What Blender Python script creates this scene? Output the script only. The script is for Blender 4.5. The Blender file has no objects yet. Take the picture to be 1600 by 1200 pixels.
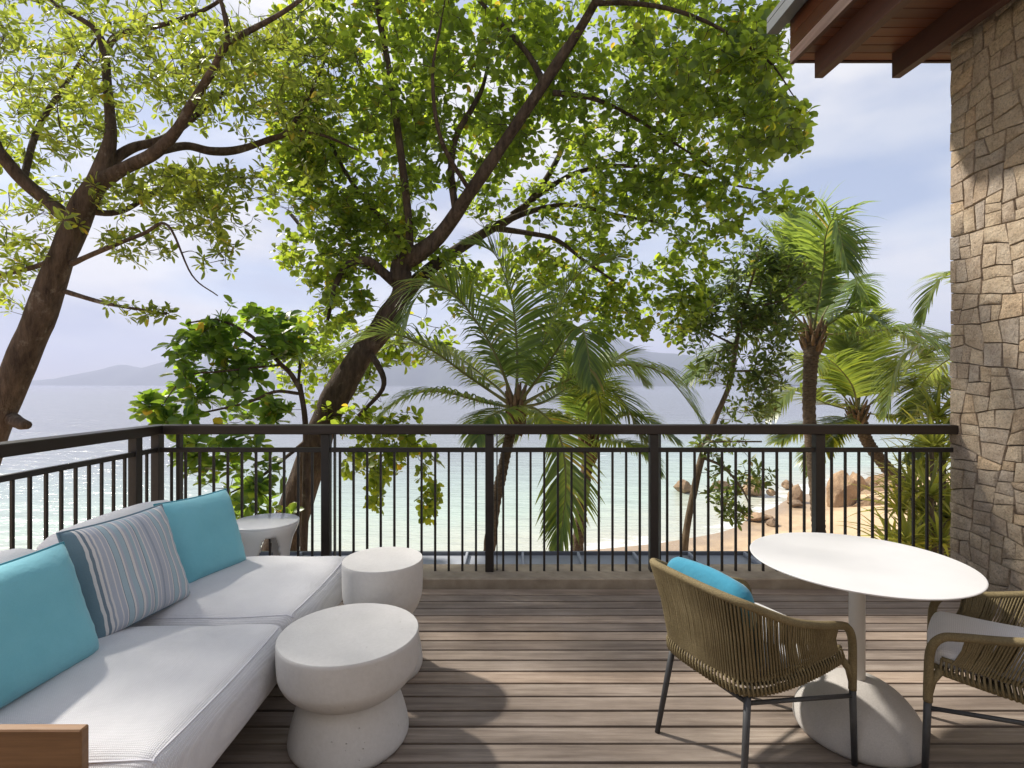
import bpy, bmesh, math, random
import numpy as np
from mathutils import Vector, Matrix, noise
from mathutils.bvhtree import BVHTree
R = math.radians
random.seed(7); rng = np.random.default_rng(11)
sc = bpy.context.scene
C = sc.collection

# ------------------------------------------------------------------ camera, sky, sun, exposure
F, EYE = 830.0, 1.5                       # focal length in photo pixels (1600 wide), eye height over the deck
cam = bpy.data.cameras.new('camera'); co = bpy.data.objects.new('camera', cam); C.objects.link(co)
co.location = (0, 0, EYE); co.rotation_euler = (R(90), 0, 0)
cam.sensor_width = 36; cam.lens = F * 36 / 1600; cam.clip_start = 0.05; cam.clip_end = 20000
sc.camera = co
SUN_EL, SUN_AZ = 47.0, -58.0              # azimuth left of straight ahead
w = bpy.data.worlds.new('World'); sc.world = w; w.use_nodes = True
wn, wl = w.node_tree.nodes, w.node_tree.links
bg = wn['Background']
sky = wn.new('ShaderNodeTexSky'); sky.sky_type = 'NISHITA'; sky.sun_disc = False
sky.sun_elevation = R(SUN_EL); sky.sun_rotation = R(SUN_AZ); sky.altitude = 10
sky.air_density = 1.0; sky.dust_density = .7; sky.ozone_density = 1.2
tc = wn.new('ShaderNodeTexCoord'); mp = wn.new('ShaderNodeMapping'); mp.inputs['Scale'].default_value = (1.0, 1.0, 2.6)
mp.inputs['Location'].default_value = (.35, .2, .15)
wl.new(tc.outputs['Generated'], mp.inputs[0])
n1 = wn.new('ShaderNodeTexNoise'); n1.inputs['Scale'].default_value = 1.9; n1.inputs['Detail'].default_value = 9; n1.inputs['Roughness'].default_value = .52
n1.inputs['Distortion'].default_value = .3
wl.new(mp.outputs[0], n1.inputs[0])
r1 = wn.new('ShaderNodeValToRGB'); r1.color_ramp.elements[0].position = .40; r1.color_ramp.elements[1].position = .58
r1.color_ramp.elements[0].color = (.55, .55, .55, 1); r1.color_ramp.elements[1].color = (.97, .97, .97, 1)
wl.new(n1.outputs[0], r1.inputs[0])
n2 = wn.new('ShaderNodeTexNoise'); n2.inputs['Scale'].default_value = 3.4; n2.inputs['Detail'].default_value = 8
wl.new(mp.outputs[0], n2.inputs[0])
r2 = wn.new('ShaderNodeValToRGB'); r2.color_ramp.elements[0].position = .41; r2.color_ramp.elements[1].position = .60
r2.color_ramp.elements[0].color = (3.5, 3.85, 4.8, 1); r2.color_ramp.elements[1].color = (6.1, 6.0, 5.95, 1)
wl.new(n2.outputs[0], r2.inputs[0])
mx = wn.new('ShaderNodeMix'); mx.data_type = 'RGBA'
wl.new(r1.outputs[0], mx.inputs[0]); wl.new(sky.outputs[0], mx.inputs[6]); wl.new(r2.outputs[0], mx.inputs[7])
wl.new(mx.outputs[2], bg.inputs[0]); bg.inputs[1].default_value = .085
sun = bpy.data.lights.new('sun', 'SUN'); sun.energy = 3.7; sun.angle = R(2.5); sun.color = (1, .93, .82)
so = bpy.data.objects.new('sun', sun); C.objects.link(so)
sv = Vector((math.sin(R(SUN_AZ)) * math.cos(R(SUN_EL)), math.cos(R(SUN_AZ)) * math.cos(R(SUN_EL)), math.sin(R(SUN_EL))))
so.rotation_euler = sv.to_track_quat('Z', 'Y').to_euler(); so.location = (-20, 20, 30)
sc.view_settings.view_transform = 'Standard'; sc.view_settings.look = 'None'
sc.view_settings.exposure = 1.02; sc.view_settings.gamma = 1
try:
    sc.cycles.max_bounces = 8; sc.cycles.transparent_max_bounces = 8; sc.cycles.caustics_reflective = False
except Exception: pass

# ------------------------------------------------------------------ helpers
def P(x, y, D):                            # photo pixel + distance -> point of the place
    return Vector(((x - 800) / F * D, D, EYE - (y - 600) / F * D))

def tag(o, label=None, cat=None, group=None, kind=None):
    if label: o['label'] = label
    if cat: o['category'] = cat
    if group: o['group'] = group
    if kind: o['kind'] = kind
    return o

def link(o, parent=None):
    C.objects.link(o)
    if parent: o.parent = parent
    return o

def empty(name, loc=(0, 0, 0), rz=0):
    o = bpy.data.objects.new(name, None); C.objects.link(o); o.location = loc; o.rotation_euler.z = rz
    o.empty_display_size = .2
    return o

def obj(name, me, mat=None, parent=None, smooth=False, loc=None):
    if mat and not me.materials: me.materials.append(mat)
    if smooth: me.polygons.foreach_set('use_smooth', [True] * len(me.polygons))
    o = bpy.data.objects.new(name, me); link(o, parent)
    if loc is not None: o.location = loc
    return o

def from_bm(name, bm):
    me = bpy.data.meshes.new(name); bm.normal_update(); bm.to_mesh(me); bm.free(); return me

def pyd(name, v, f):
    me = bpy.data.meshes.new(name); me.from_pydata([tuple(p) for p in v], [], f); me.update(); return me

def tri_mesh(name, V, T, attrs=None):      # numpy verts (n,3), tris (m,3)
    me = bpy.data.meshes.new(name); V = np.asarray(V, np.float32); T = np.asarray(T, np.int32)
    me.vertices.add(len(V)); me.vertices.foreach_set('co', V.ravel())
    me.loops.add(T.size); me.loops.foreach_set('vertex_index', T.ravel())
    me.polygons.add(len(T)); me.polygons.foreach_set('loop_start', np.arange(0, T.size, 3, dtype=np.int32))
    try: me.polygons.foreach_set('loop_total', np.full(len(T), 3, np.int32))
    except Exception: pass
    for k, a in (attrs or {}).items():
        at = me.attributes.new(k, 'FLOAT', 'POINT'); at.data.foreach_set('value', np.asarray(a, np.float32))
    me.update(calc_edges=True); me.validate(); return me

def bm_box(bm, lo, hi, bev=0):
    lo, hi = Vector(lo), Vector(hi)
    g = bmesh.ops.create_cube(bm, size=1, matrix=Matrix.Translation((lo + hi) / 2) @ Matrix.Diagonal((*(hi - lo), 1)))
    if bev:
        es = list({e for v in g['verts'] for e in v.link_edges})
        bmesh.ops.bevel(bm, geom=es, offset=bev, segments=1, affect='EDGES')

def box(name, lo, hi, mat, parent=None, bev=0, loc=None):
    bm = bmesh.new(); bm_box(bm, lo, hi, bev); return obj(name, from_bm(name, bm), mat, parent, loc=loc)

def catmull(pts, n):                       # pts: rows of numbers, n samples per span
    p = np.array(pts, float); p = np.vstack([2 * p[0] - p[1], p, 2 * p[-1] - p[-2]]); out = []
    for i in range(1, len(p) - 2):
        a, b, c, d = p[i - 1:i + 3]
        for t in np.linspace(0, 1, n, endpoint=False):
            out.append(.5 * ((2 * b) + (-a + c) * t + (2 * a - 5 * b + 4 * c - d) * t * t + (-a + 3 * b - 3 * c + d) * t ** 3))
    out.append(p[-2]); return np.array(out)

def tube(path, radii, sides=8, wob=0, caps=True):
    path = np.asarray(path, float); n = len(path)
    radii = np.full(n, radii) if np.isscalar(radii) else np.asarray(radii, float)
    tan = np.gradient(path, axis=0); tan /= np.linalg.norm(tan, axis=1)[:, None] + 1e-9
    u = np.cross(tan[0], (0, 0, 1.0))
    if np.linalg.norm(u) < 1e-3: u = np.array((1.0, 0, 0))
    u /= np.linalg.norm(u); V = []; an = np.arange(sides) * 2 * math.pi / sides
    for i in range(n):
        u = u - tan[i] * (u @ tan[i]); u /= np.linalg.norm(u) + 1e-9; v = np.cross(tan[i], u)
        for a in an:
            r = radii[i]
            if wob:
                q = path[i] + (u * math.cos(a) + v * math.sin(a)) * r
                r *= 1 + wob * noise.noise(Vector(q * np.array((2.2, 2.2, .9)) + 3.1))
                r *= 1 + wob * .6 * noise.noise(Vector(q * np.array((7, 7, 2.0))))
            V.append(path[i] + (u * math.cos(a) + v * math.sin(a)) * r)
    T = []
    for i in range(n - 1):
        for j in range(sides):
            a, b = i * sides + j, i * sides + (j + 1) % sides
            T += [(a, b, b + sides), (a, b + sides, a + sides)]
    if caps:
        V += [path[0], path[-1]]; c0, c1 = len(V) - 2, len(V) - 1
        for j in range(sides):
            T += [(c0, (j + 1) % sides, j), (c1, (n - 1) * sides + j, (n - 1) * sides + (j + 1) % sides)]
    return np.array(V), np.array(T)

class Bag:                                 # collects numpy pieces of ONE part
    def __init__(s): s.V, s.T, s.n = [], [], 0
    def add(s, V, T): s.V.append(V); s.T.append(np.asarray(T) + s.n); s.n += len(V)
    def mesh(s, name): return tri_mesh(name, np.vstack(s.V), np.vstack(s.T))

def tube_obj(name, path, r, mat, parent=None, sides=8, wob=0, smooth=True):
    V, T = tube(path, r, sides, wob); return obj(name, tri_mesh(name, V, T), mat, parent, smooth)

def lathe(name, prof, seg=64):             # prof: (radius, z) bottom to top
    V, Fc = [], []
    for r, z in prof:
        for j in range(seg):
            a = 2 * math.pi * j / seg; V.append((r * math.cos(a), r * math.sin(a), z))
    for i in range(len(prof) - 1):
        for j in range(seg):
            a, b = i * seg + j, i * seg + (j + 1) % seg; Fc.append((a, b, b + seg, a + seg))
    Fc.append(tuple(range(seg))[::-1]); Fc.append(tuple((len(prof) - 1) * seg + j for j in range(seg)))
    return pyd(name, V, Fc)

def autosmooth(o, deg=40):
    me = o.data; me.polygons.foreach_set('use_smooth', [True] * len(me.polygons))
    bm = bmesh.new(); bm.from_mesh(me)
    for e in bm.edges:
        if len(e.link_faces) == 2 and e.calc_face_angle(0) > R(deg): e.smooth = False
    bm.to_mesh(me); bm.free(); return o

# ------------------------------------------------------------------ materials
class NM:
    def __init__(s, name):
        s.m = bpy.data.materials.new(name); s.m.use_nodes = True; s.nt = s.m.node_tree; s.N = s.nt.nodes
        s.b = s.N['Principled BSDF']; s.out = s.N['Material Output']
    def new(s, t, **kw):
        n = s.N.new('ShaderNode' + t)
        for k, v in kw.items(): setattr(n, k, v)
        return n
    def L(s, a, b): s.nt.links.new(a, b)
    def coord(s, kind='Object', scale=(1, 1, 1)):
        t = s.new('TexCoord'); m = s.new('Mapping'); m.inputs['Scale'].default_value = scale
        s.L(t.outputs[kind], m.inputs[0]); return m.outputs[0]
    def wpos(s, scale=(1, 1, 1)):
        g = s.new('NewGeometry'); m = s.new('Mapping'); m.inputs['Scale'].default_value = scale
        s.L(g.outputs['Position'], m.inputs[0]); return m.outputs[0]
    def noise(s, co, scale, detail=5, rough=.55, w=None):
        n = s.new('TexNoise')
        if w is not None: n.noise_dimensions = '4D'; s.L(w, n.inputs['W'])
        n.inputs['Scale'].default_value = scale; n.inputs['Detail'].default_value = detail; n.inputs['Roughness'].default_value = rough
        s.L(co, n.inputs['Vector']); return n.outputs[0]
    def ramp(s, fac, stops, interp='LINEAR'):
        n = s.new('ValToRGB'); e = n.color_ramp.elements; n.color_ramp.interpolation = interp
        while len(e) < len(stops): e.new(.5)
        for i, (p, c) in enumerate(stops):
            e[i].position = p; e[i].color = (*c, 1) if len(c) == 3 else c
        s.L(fac, n.inputs[0]); return n.outputs[0]
    def mix(s, fac, a, b, mode='MIX'):
        n = s.new('Mix', data_type='RGBA', blend_type=mode)
        for v, i in ((fac, 0), (a, 6), (b, 7)):
            if hasattr(v, 'is_linked'): s.L(v, n.inputs[i])
            else: n.inputs[i].default_value = v if i == 0 else (*v, 1)
        return n.outputs[2]
    def math(s, op, a, b=0.0, clamp=False):
        n = s.new('Math', operation=op, use_clamp=clamp)
        for v, i in ((a, 0), (b, 1)):
            if hasattr(v, 'is_linked'): s.L(v, n.inputs[i])
            else: n.inputs[i].default_value = v
        return n.outputs[0]
    def bump(s, h, strength=.3, dist=.01, prev=None):
        n = s.new('Bump'); n.inputs['Strength'].default_value = strength; n.inputs['Distance'].default_value = dist
        s.L(h, n.inputs['Height'])
        if prev is not None: s.L(prev, n.inputs['Normal'])
        return n.outputs[0]
    def rand(s): return s.new('ObjectInfo').outputs['Random']
    def done(s, col=None, rough=.6, nrm=None, spec=None):
        b = s.b
        if col is not None:
            if hasattr(col, 'is_linked'): s.L(col, b.inputs['Base Color'])
            else: b.inputs['Base Color'].default_value = (*col, 1)
        if hasattr(rough, 'is_linked'): s.L(rough, b.inputs['Roughness'])
        else: b.inputs['Roughness'].default_value = rough
        if nrm is not None: s.L(nrm, b.inputs['Normal'])
        if spec is not None: b.inputs['Specular IOR Level'].default_value = spec
        return s.m

def m_plain(name, c1, c2, scale=6, rough=.6, bump=.1, bscale=40, kind='Object', spec=None, bdist=.01):
    s = NM(name); co = s.coord(kind); n = s.noise(co, scale)
    return s.done(s.ramp(n, [(.3, c1), (.7, c2)]), rough, s.bump(s.noise(co, bscale), bump, bdist), spec)

def m_wood(name, dark, mid, light, along=0, gs=14, rough=.65, stain=.5):
    s = NM(name); st = [60.0, 60.0, 60.0]; st[along] = 2.2
    rnd = s.rand(); off = s.math('MULTIPLY', rnd, 37.0)
    co = s.coord('Object', tuple(v / 10 for v in st)); grain = s.noise(co, gs / 2, 6, .65, off)
    fine = s.noise(s.coord('Object', tuple(v for v in st)), 5, 4, .6, off)
    col = s.ramp(grain, [(.25, dark), (.5, mid), (.75, light)])
    col = s.mix(s.math('MULTIPLY', fine, .55), col, dark, 'MIX')
    tint = s.ramp(rnd, [(0, (.64, .62, .62)), (.5, (1, 1, 1)), (1, (1.28, 1.20, 1.12))])
    col = s.mix(.85, col, tint, 'MULTIPLY')
    big = s.noise(s.wpos(), 1.7, 4, .6)
    col = s.mix(stain, col, s.ramp(big, [(.35, (.62, .58, .55)), (.62, (1.12, 1.12, 1.13))]), 'MULTIPLY')
    bl = s.noise(s.coord('Object', (1.1, 9, 9)), 2.3, 5, .7, off); col = s.mix(.7 * min(1, stain * 1.6), col, s.ramp(bl, [(.36, (.70, .67, .65)), (.62, (1.13, 1.12, 1.1))]), 'MULTIPLY')
    nb = s.bump(fine, .35, .002, s.bump(grain, .25, .003))
    return s.done(col, s.ramp(grain, [(.3, (rough - .12,) * 3), (.7, (rough + .12,) * 3)]), nb, .35)

def m_leaf(name, refl, trans, fac=.5, rough=.38, var=.35):
    s = NM(name); a = s.new('Attribute', attribute_name='var').outputs['Fac']
    v = s.math('FRACT', s.math('ADD', a, s.rand()))
    d = tuple(c * (1 - var) for c in refl); l = (refl[0] * (1 + 1.2 * var), refl[1] * (1 + var * .8), refl[2])
    c1 = s.ramp(v, [(0, d), (.6, refl), (.965, l), (1, (refl[1] * 1.1, refl[1] * .95, refl[2]))])
    c2 = s.mix(1, c1, tuple(t / max(r, 1e-3) for t, r in zip(trans, refl)), 'MULTIPLY')
    s.L(c1, s.b.inputs['Base Color']); s.b.inputs['Roughness'].default_value = rough; s.b.inputs['Specular IOR Level'].default_value = .4
    t = s.new('BsdfTranslucent'); s.L(c2, t.inputs[0]); m = s.new('MixShader'); m.inputs[0].default_value = fac
    s.L(s.b.outputs[0], m.inputs[1]); s.L(t.outputs[0], m.inputs[2]); s.L(m.outputs[0], s.out.inputs[0]); return s.m

def m_bark(name, c1, c2, ring=False, lichen=None):
    s = NM(name); co = s.wpos((1, 1, .22 if not ring else 2.5)); n = s.noise(co, 16, 7, .65); b = s.noise(s.wpos(), 2.2, 4)
    col = s.ramp(n, [(.3, c1), (.68, c2)])
    col = s.mix(.6, col, s.ramp(b, [(.35, (.55, .52, .5)), (.65, (1.25, 1.2, 1.15))]), 'MULTIPLY')
    if lichen:
        k = s.ramp(s.noise(s.wpos(), 5.5, 6, .7), [(.58, (0, 0, 0)), (.68, (1, 1, 1))]); col = s.mix(s.math('MULTIPLY', k, .55), col, lichen)
    return s.done(col, .85, s.bump(s.noise(s.wpos((1, 1, .35)), 30, 5, .7), .7, .02, s.bump(n, 1.0, .06)), .2)

M = {}
M['deck'] = m_wood('weathered_deck_wood', (.135, .108, .090), (.33, .275, .232), (.50, .44, .385), 0, 14, .6, .55)
M['soffit'] = m_wood('soffit_timber', (.07, .022, .010), (.15, .052, .022), (.23, .09, .04), 0, 14, .45, .2)
M['rafter'] = m_wood('rafter_timber', (.035, .014, .010), (.07, .028, .019), (.10, .042, .028), 1, 10, .5, .2)
M['teak'] = m_wood('sofa_teak', (.12, .06, .028), (.24, .13, .06), (.33, .19, .095), 0, 14, .5, .2)
M['rail'] = m_plain('bronze_rail_paint', (.014, .011, .010), (.022, .017, .015), 20, .5, .05, 200)
M['railwood'] = m_wood('dark_stained_handrail', (.022, .016, .013), (.04, .028, .022), (.062, .045, .036), 0, 14, .4, .1)
M['railwood_side'] = m_wood('dark_stained_side_handrail', (.022, .016, .013), (.04, .028, .022), (.062, .045, .036), 1, 14, .4, .1)
M['kerb'] = m_plain('kerb_render', (.27, .22, .165), (.40, .335, .255), 9, .85, .35, 120, 'Object')
M['dark'] = m_plain('gap_shade', (.010, .008, .007), (.02, .016, .013), 8, .9)  # near-black colour stands in for the shade in gaps between boards
M['roofmetal'] = m_plain('grey_roof_metal', (.30, .32, .37), (.36, .385, .43), 3, .5, .08, 30)
M['gutter'] = m_plain('gutter_metal', (.09, .10, .12), (.12, .13, .15), 5, .45, .05, 60)
M['mortar'] = m_plain('wall_mortar', (.20, .165, .13), (.27, .225, .18), 14, .95, .5, 60)
M['terr'] = None

def m_stone():
    s = NM('granite_block'); r = s.rand(); off = s.math('MULTIPLY', r, 51.0); co = s.coord('Object')
    n = s.noise(co, 9, 8, .65, off); f = s.noise(co, 75, 5, .8, off); g = s.noise(co, 22, 6, .7, off)
    col = s.ramp(n, [(.28, (.37, .30, .23)), (.5, (.53, .455, .37)), (.72, (.62, .56, .48))])
    col = s.mix(.75, col, s.ramp(f, [(.34, (.34, .32, .32)), (.50, (1, 1, 1)), (.70, (1.35, 1.3, 1.22))]), 'MULTIPLY')
    col = s.mix(.9, col, s.ramp(r, [(0, (.80, .80, .84)), (.3, (1.0, .93, .82)), (.6, (1.05, 1.0, .92)), (.85, (.86, .8, .76)), (1, (1.2, 1.05, .85))]), 'MULTIPLY')
    lich = s.ramp(s.noise(s.wpos(), 6, 6, .7), [(.57, (0, 0, 0)), (.7, (1, 1, 1))])
    col = s.mix(s.math('MULTIPLY', lich, .4), col, (.22, .19, .15))
    return s.done(col, .9, s.bump(f, .8, .014, s.bump(g, .9, .040)), .2)
M['stone'] = m_stone()

def m_fabric(name, c, c2, weave=260, b=.25, kind='Object'):
    s = NM(name); co = s.coord(kind); n = s.noise(co, 5, 5)
    w1 = s.new('TexWave', bands_direction='Y'); w1.inputs['Scale'].default_value = weave / 6.28; s.L(co, w1.inputs[0])
    w2 = s.new('TexWave', bands_direction='X'); w2.inputs['Scale'].default_value = weave / 6.28; s.L(co, w2.inputs[0])
    wv = s.math('MULTIPLY', w1.outputs['Fac'], w2.outputs['Fac']) if weave < 450 else s.noise(co, 420, 3, .7)
    col = s.mix(.45, s.ramp(n, [(.3, c), (.7, c2)]), s.ramp(wv, [(0, (.72, .72, .74)), (.6, (1.1, 1.1, 1.1))]), 'MULTIPLY')
    s.b.inputs['Sheen Weight'].default_value = .25
    wr = s.noise(co, 7, 4, .55)
    return s.done(col, .85, s.bump(wv, b, .002, s.bump(wr, .30, .035)), .2)
M['white_fabric'] = m_fabric('white_woven_upholstery', (.65, .65, .675), (.72, .72, .74), 330, .6)
M['teal'] = m_fabric('turquoise_canvas', (.165, .46, .545), (.20, .51, .595), 700, .15)
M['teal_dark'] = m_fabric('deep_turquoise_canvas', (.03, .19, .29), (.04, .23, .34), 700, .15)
M['piping'] = m_fabric('turquoise_piping', (.05, .24, .31), (.06, .28, .36), 500, .2)
M['grey_piping'] = m_fabric('blue_grey_piping', (.13, .21, .27), (.17, .25, .31), 500, .2)
M['white_piping'] = m_fabric('white_seam', (.55, .55, .6), (.63, .63, .68), 500, .2)

def m_stripe():
    s = NM('striped_canvas'); t = s.new('TexCoord'); sp = s.new('SeparateXYZ'); s.L(t.outputs['Object'], sp.inputs[0])
    x = s.math('ADD', s.math('MULTIPLY', sp.outputs[0], 1 / .50), .5)
    x2 = s.math('ADD', s.math('MULTIPLY', s.math('FRACT', s.math('MULTIPLY', s.math('SUBTRACT', x, .165), 2.1)), .835), .165); sel = s.math('GREATER_THAN', x, .165)
    x = s.math('ADD', s.math('MULTIPLY', x2, sel), s.math('MULTIPLY', x, s.math('SUBTRACT', 1.0, sel)))
    g1, g2, wht, sea, nv = (.42, .45, .52), (.31, .35, .42), (.66, .64, .63), (.36, .47, .53), (.17, .22, .27)
    seq = [(0, (.15, .23, .28)), (.075, wht), (.095, nv), (.115, wht), (.135, g2), (.15, wht), (.165, g1), (.23, wht), (.245, g1), (.30, wht), (.315, nv), (.323, sea), (.40, nv), (.408, wht), (.435, g1),
           (.47, sea), (.55, nv), (.558, wht), (.60, g1), (.64, sea), (.69, wht), (.705, g1), (.75, wht), (.765, nv), (.775, sea), (.83, wht), (.85, g1), (.90, wht), (.915, g1), (.96, g2)]
    col = s.ramp(x, seq[:30], 'CONSTANT')
    co = s.coord('Object'); n = s.noise(co, 300, 2)
    col = s.mix(.3, col, s.ramp(n, [(.3, (.8, .8, .8)), (.7, (1.1, 1.1, 1.1))]), 'MULTIPLY')
    s.b.inputs['Sheen Weight'].default_value = .2
    return s.done(col, .85, s.bump(s.noise(co, 12, 3), .25, .02, s.bump(n, .15, .002)), .2)
M['stripe'] = m_stripe()

def m_concrete(name, c1, c2, pit=.6, speck=False):
    s = NM(name); co = s.coord('Object'); n = s.noise(co, 4, 6); p = s.noise(co, 34, 4, .6)
    vo = s.new('TexVoronoi'); vo.inputs['Scale'].default_value = 26; s.L(co, vo.inputs['Vector'])
    pits = s.ramp(vo.outputs['Distance'], [(.02, (0, 0, 0)), (.11, (1, 1, 1))])
    mask = s.ramp(s.noise(co, 6, 3), [(.50, (1, 1, 1)), (.60, (0, 0, 0))]); pm = s.math('MAXIMUM', pits, mask)
    col = s.ramp(n, [(.3, c1), (.7, c2)])
    col = s.mix(.5, col, s.ramp(pm, [(0, (.6, .57, .53)), (1, (1, 1, 1))]), 'MULTIPLY')
    col = s.mix(.14 if not speck else .35, col, s.ramp(s.noise(co, 190 if speck else 60, 3, .7), [(.35, (.7, .69, .68)), (.65, (1.12, 1.12, 1.12))]), 'MULTIPLY')
    return s.done(col, .7, s.bump(pm, pit, .006, s.bump(p, .18, .006)), .3)
M['concrete'] = m_concrete('pale_cast_stone', (.55, .54, .53), (.63, .62, .61))
M['concrete_grey'] = m_concrete('grey_cast_stone', (.42, .40, .385), (.50, .48, .46), .15, True)
M['ceramic'] = m_plain('white_lacquer', (.66, .66, .67), (.72, .72, .73), 5, .22, .02, 30)
M['tabletop'] = m_plain('white_laminate_top', (.56, .56, .57), (.61, .61, .62), 4, .38, .04, 90)
M['post'] = m_plain('ivory_powder_coat', (.58, .555, .52), (.64, .61, .57), 8, .45, .05, 200)
M['steel'] = m_plain('charcoal_powder_coat', (.035, .036, .038), (.05, .051, .054), 30, .5, .08, 300)
def m_rope(name='olive_rope'):
    s = NM(name); co = s.coord('Object'); n = s.noise(co, 7, 4); f = s.noise(co, 220, 3, .7)
    col = s.ramp(n, [(.3, (.15, .118, .062)), (.7, (.225, .18, .10))])
    col = s.mix(.6, col, s.ramp(f, [(.35, (.55, .55, .55)), (.65, (1.3, 1.3, 1.25))]), 'MULTIPLY')
    return s.done(col, .8, s.bump(f, .6, .003), .2)
M['rope'] = m_rope()
M['bark_a'] = m_bark('brown_grooved_bark', (.038, .026, .019), (.135, .098, .072), lichen=(.24, .21, .17))
M['bark_b'] = m_bark('dark_fissured_bark', (.030, .022, .017), (.125, .092, .068), lichen=(.21, .17, .125))
M['bark_c'] = m_bark('pale_slim_bark', (.08, .06, .04), (.20, .16, .11))
M['bark_palm'] = m_bark('ringed_palm_bark', (.055, .04, .028), (.20, .155, .11), True)
M['leaf_a'] = m_leaf('olive_rosette_leaf', (.075, .11, .025), (.50, .60, .07), .54)
M['leaf_b'] = m_leaf('broad_green_leaf', (.060, .105, .022), (.52, .68, .06), .52)
M['leaf_c'] = m_leaf('big_almond_leaf', (.06, .125, .028), (.40, .62, .06), .48, .3)
M['leaf_d'] = m_leaf('dark_oval_leaf', (.06, .10, .03), (.24, .33, .05), .45, .35)
M['palm_a'] = m_leaf('palm_leaflet', (.10, .165, .048), (.38, .52, .075), .45, .42)
M['palm_b'] = m_leaf('sunlit_palm_leaflet', (.105, .15, .035), (.38, .48, .06), .45, .3)
M['pandan'] = m_leaf('pandan_blade', (.17, .20, .05), (.55, .58, .08), .45, .28)
M['rachis'] = m_plain('palm_rib', (.12, .13, .035), (.20, .19, .06), 4, .5)
M['husk'] = m_plain('palm_fibre', (.10, .06, .03), (.22, .14, .07), 14, .9, .6, 40)

# ------------------------------------------------------------------ terrain, sea, hills
SEA = -5.5
SH = np.array([(-400, -60), (-60, 9), (-20, 19), (-5, 21.4), (2, 22.8), (6.3, 24.0), (9, 25.4), (11.5, 27.6), (14.6, 31), (17, 33.5), (22, 37.5), (30, 41), (50, 46), (120, 70), (400, 160)], float)
def shore_sd(X, Y):                        # signed distance: positive = offshore
    d = np.full(X.shape, 1e9); s = np.interp(X, SH[:, 0], SH[:, 1])
    for a, b in zip(SH[:-1], SH[1:]):
        ab = b - a; t = np.clip(((X - a[0]) * ab[0] + (Y - a[1]) * ab[1]) / (ab @ ab), 0, 1)
        d = np.minimum(d, np.hypot(X - a[0] - t * ab[0], Y - a[1] - t * ab[1]))
    return np.where(Y > s, d, -d)
def grid_mesh(name, xs, ys, zf, attr=None):
    X, Y = np.meshgrid(xs, ys); S = shore_sd(X, Y); Z = zf(X, Y, S)
    V = np.stack([X, Y, Z], -1).reshape(-1, 3); nx, ny = len(xs), len(ys)
    i = (np.arange(ny - 1)[:, None] * nx + np.arange(nx - 1)[None]).ravel()
    T = np.concatenate([np.stack([i, i + 1, i + nx + 1], 1), np.stack([i, i + nx + 1, i + nx], 1)])
    return tri_mesh(name, V, T, {'shore': S.ravel()})
def spread(lo, hi, step, far, g=1.22):
    a = list(np.arange(lo, hi, step)); d = step; x = hi
    while x < far: a.append(x); d *= g; x += d
    a.append(far); d = step; x = lo - step
    while x > -far: a.insert(0, x); d *= g; x -= d
    a.insert(0, -far); return np.array(a)
FAR = 3600
m = NM('sea_water'); sh = m.new('Attribute', attribute_name='shore').outputs['Fac']
wob = m.noise(m.wpos(), .16, 4); sd = m.math('ADD', sh, m.math('MULTIPLY', m.math('SUBTRACT', wob, .5), 9.0))
dn = m.math('DIVIDE', sd, 120.0, True)
col = m.ramp(dn, [(0, (.50, .50, .41)), (.05, (.42, .51, .43)), (.14, (.34, .415, .385)), (.26, (.25, .275, .285)), (.6, (.18, .19, .21))])
fs = m.noise(m.wpos((.55, 1.4, 1)), 1.3, 7, .66); fl = m.noise(m.wpos((.05, .22, 1)), 1, 3)
edge = m.ramp(m.math('DIVIDE', m.math('ADD', sd, 3.0), 16.0, True), [(0, (.8, .8, .8)), (.10, (.66,) * 3), (.24, (.40,) * 3), (.5, (.0,) * 3)])
line = m.ramp(fl, [(.60, (0, 0, 0)), (.68, (1, 1, 1))])
near = m.ramp(m.math('DIVIDE', sd, 60.0, True), [(.0, (1, 1, 1)), (.5, (.75,) * 3), (1, (0, 0, 0))])
fm = m.math('MAXIMUM', edge, m.math('MULTIPLY', m.math('MULTIPLY', line, near), .62))
foam = m.math('MULTIPLY', m.math('GREATER_THAN', m.math('ADD', fm, fs), 1.12), 1.0)
foam = m.ramp(m.math('ADD', fm, fs), [(.0, (0, 0, 0)), (.98, (0, 0, 0)), (1.0, (.7,) * 3)]); 
ad = m.math('SUBTRACT', m.math('ADD', fm, fs), .98); foam = m.math('MULTIPLY', ad, 3.2, True)
col = m.mix(foam, col, (.82, .84, .86))
wv = m.noise(m.wpos((.30, .9, 1)), 1.1, 6, .6); wv2 = m.noise(m.wpos((.10, .28, 1)), 1, 5, .6)
nb = m.bump(wv, .7, .25, m.bump(wv2, .7, .9))
M['sea'] = m.done(col, m.math('ADD', m.math('MULTIPLY', foam, .6), .16), nb, .5)
so_ = obj('sea', grid_mesh('sea', spread(-70, 70, 1.4, FAR), spread(-20, 110, 1.4, FAR), lambda X, Y, S: np.full(X.shape, SEA)), M['sea'])
tag(so_, kind='structure')
m = NM('beach_sand'); z = m.new('SeparateXYZ'); g = m.new('NewGeometry'); m.L(g.outputs['Position'], z.inputs[0])
n = m.noise(m.wpos(), 1.1, 6); wet = m.ramp(m.math('ADD', z.outputs[2], m.math('MULTIPLY', n, .25)), [(0, (0, 0, 0)), (1, (1, 1, 1))])
wetf = m.math('MULTIPLY', m.math('SUBTRACT', -5.12, m.math('ADD', z.outputs[2], m.math('MULTIPLY', n, .25))), 5.0, True)
col = m.ramp(n, [(.3, (.50, .36, .22)), (.7, (.60, .45, .29))]); col = m.mix(m.math('MULTIPLY', wetf, .65), col, (.26, .19, .12))
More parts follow.
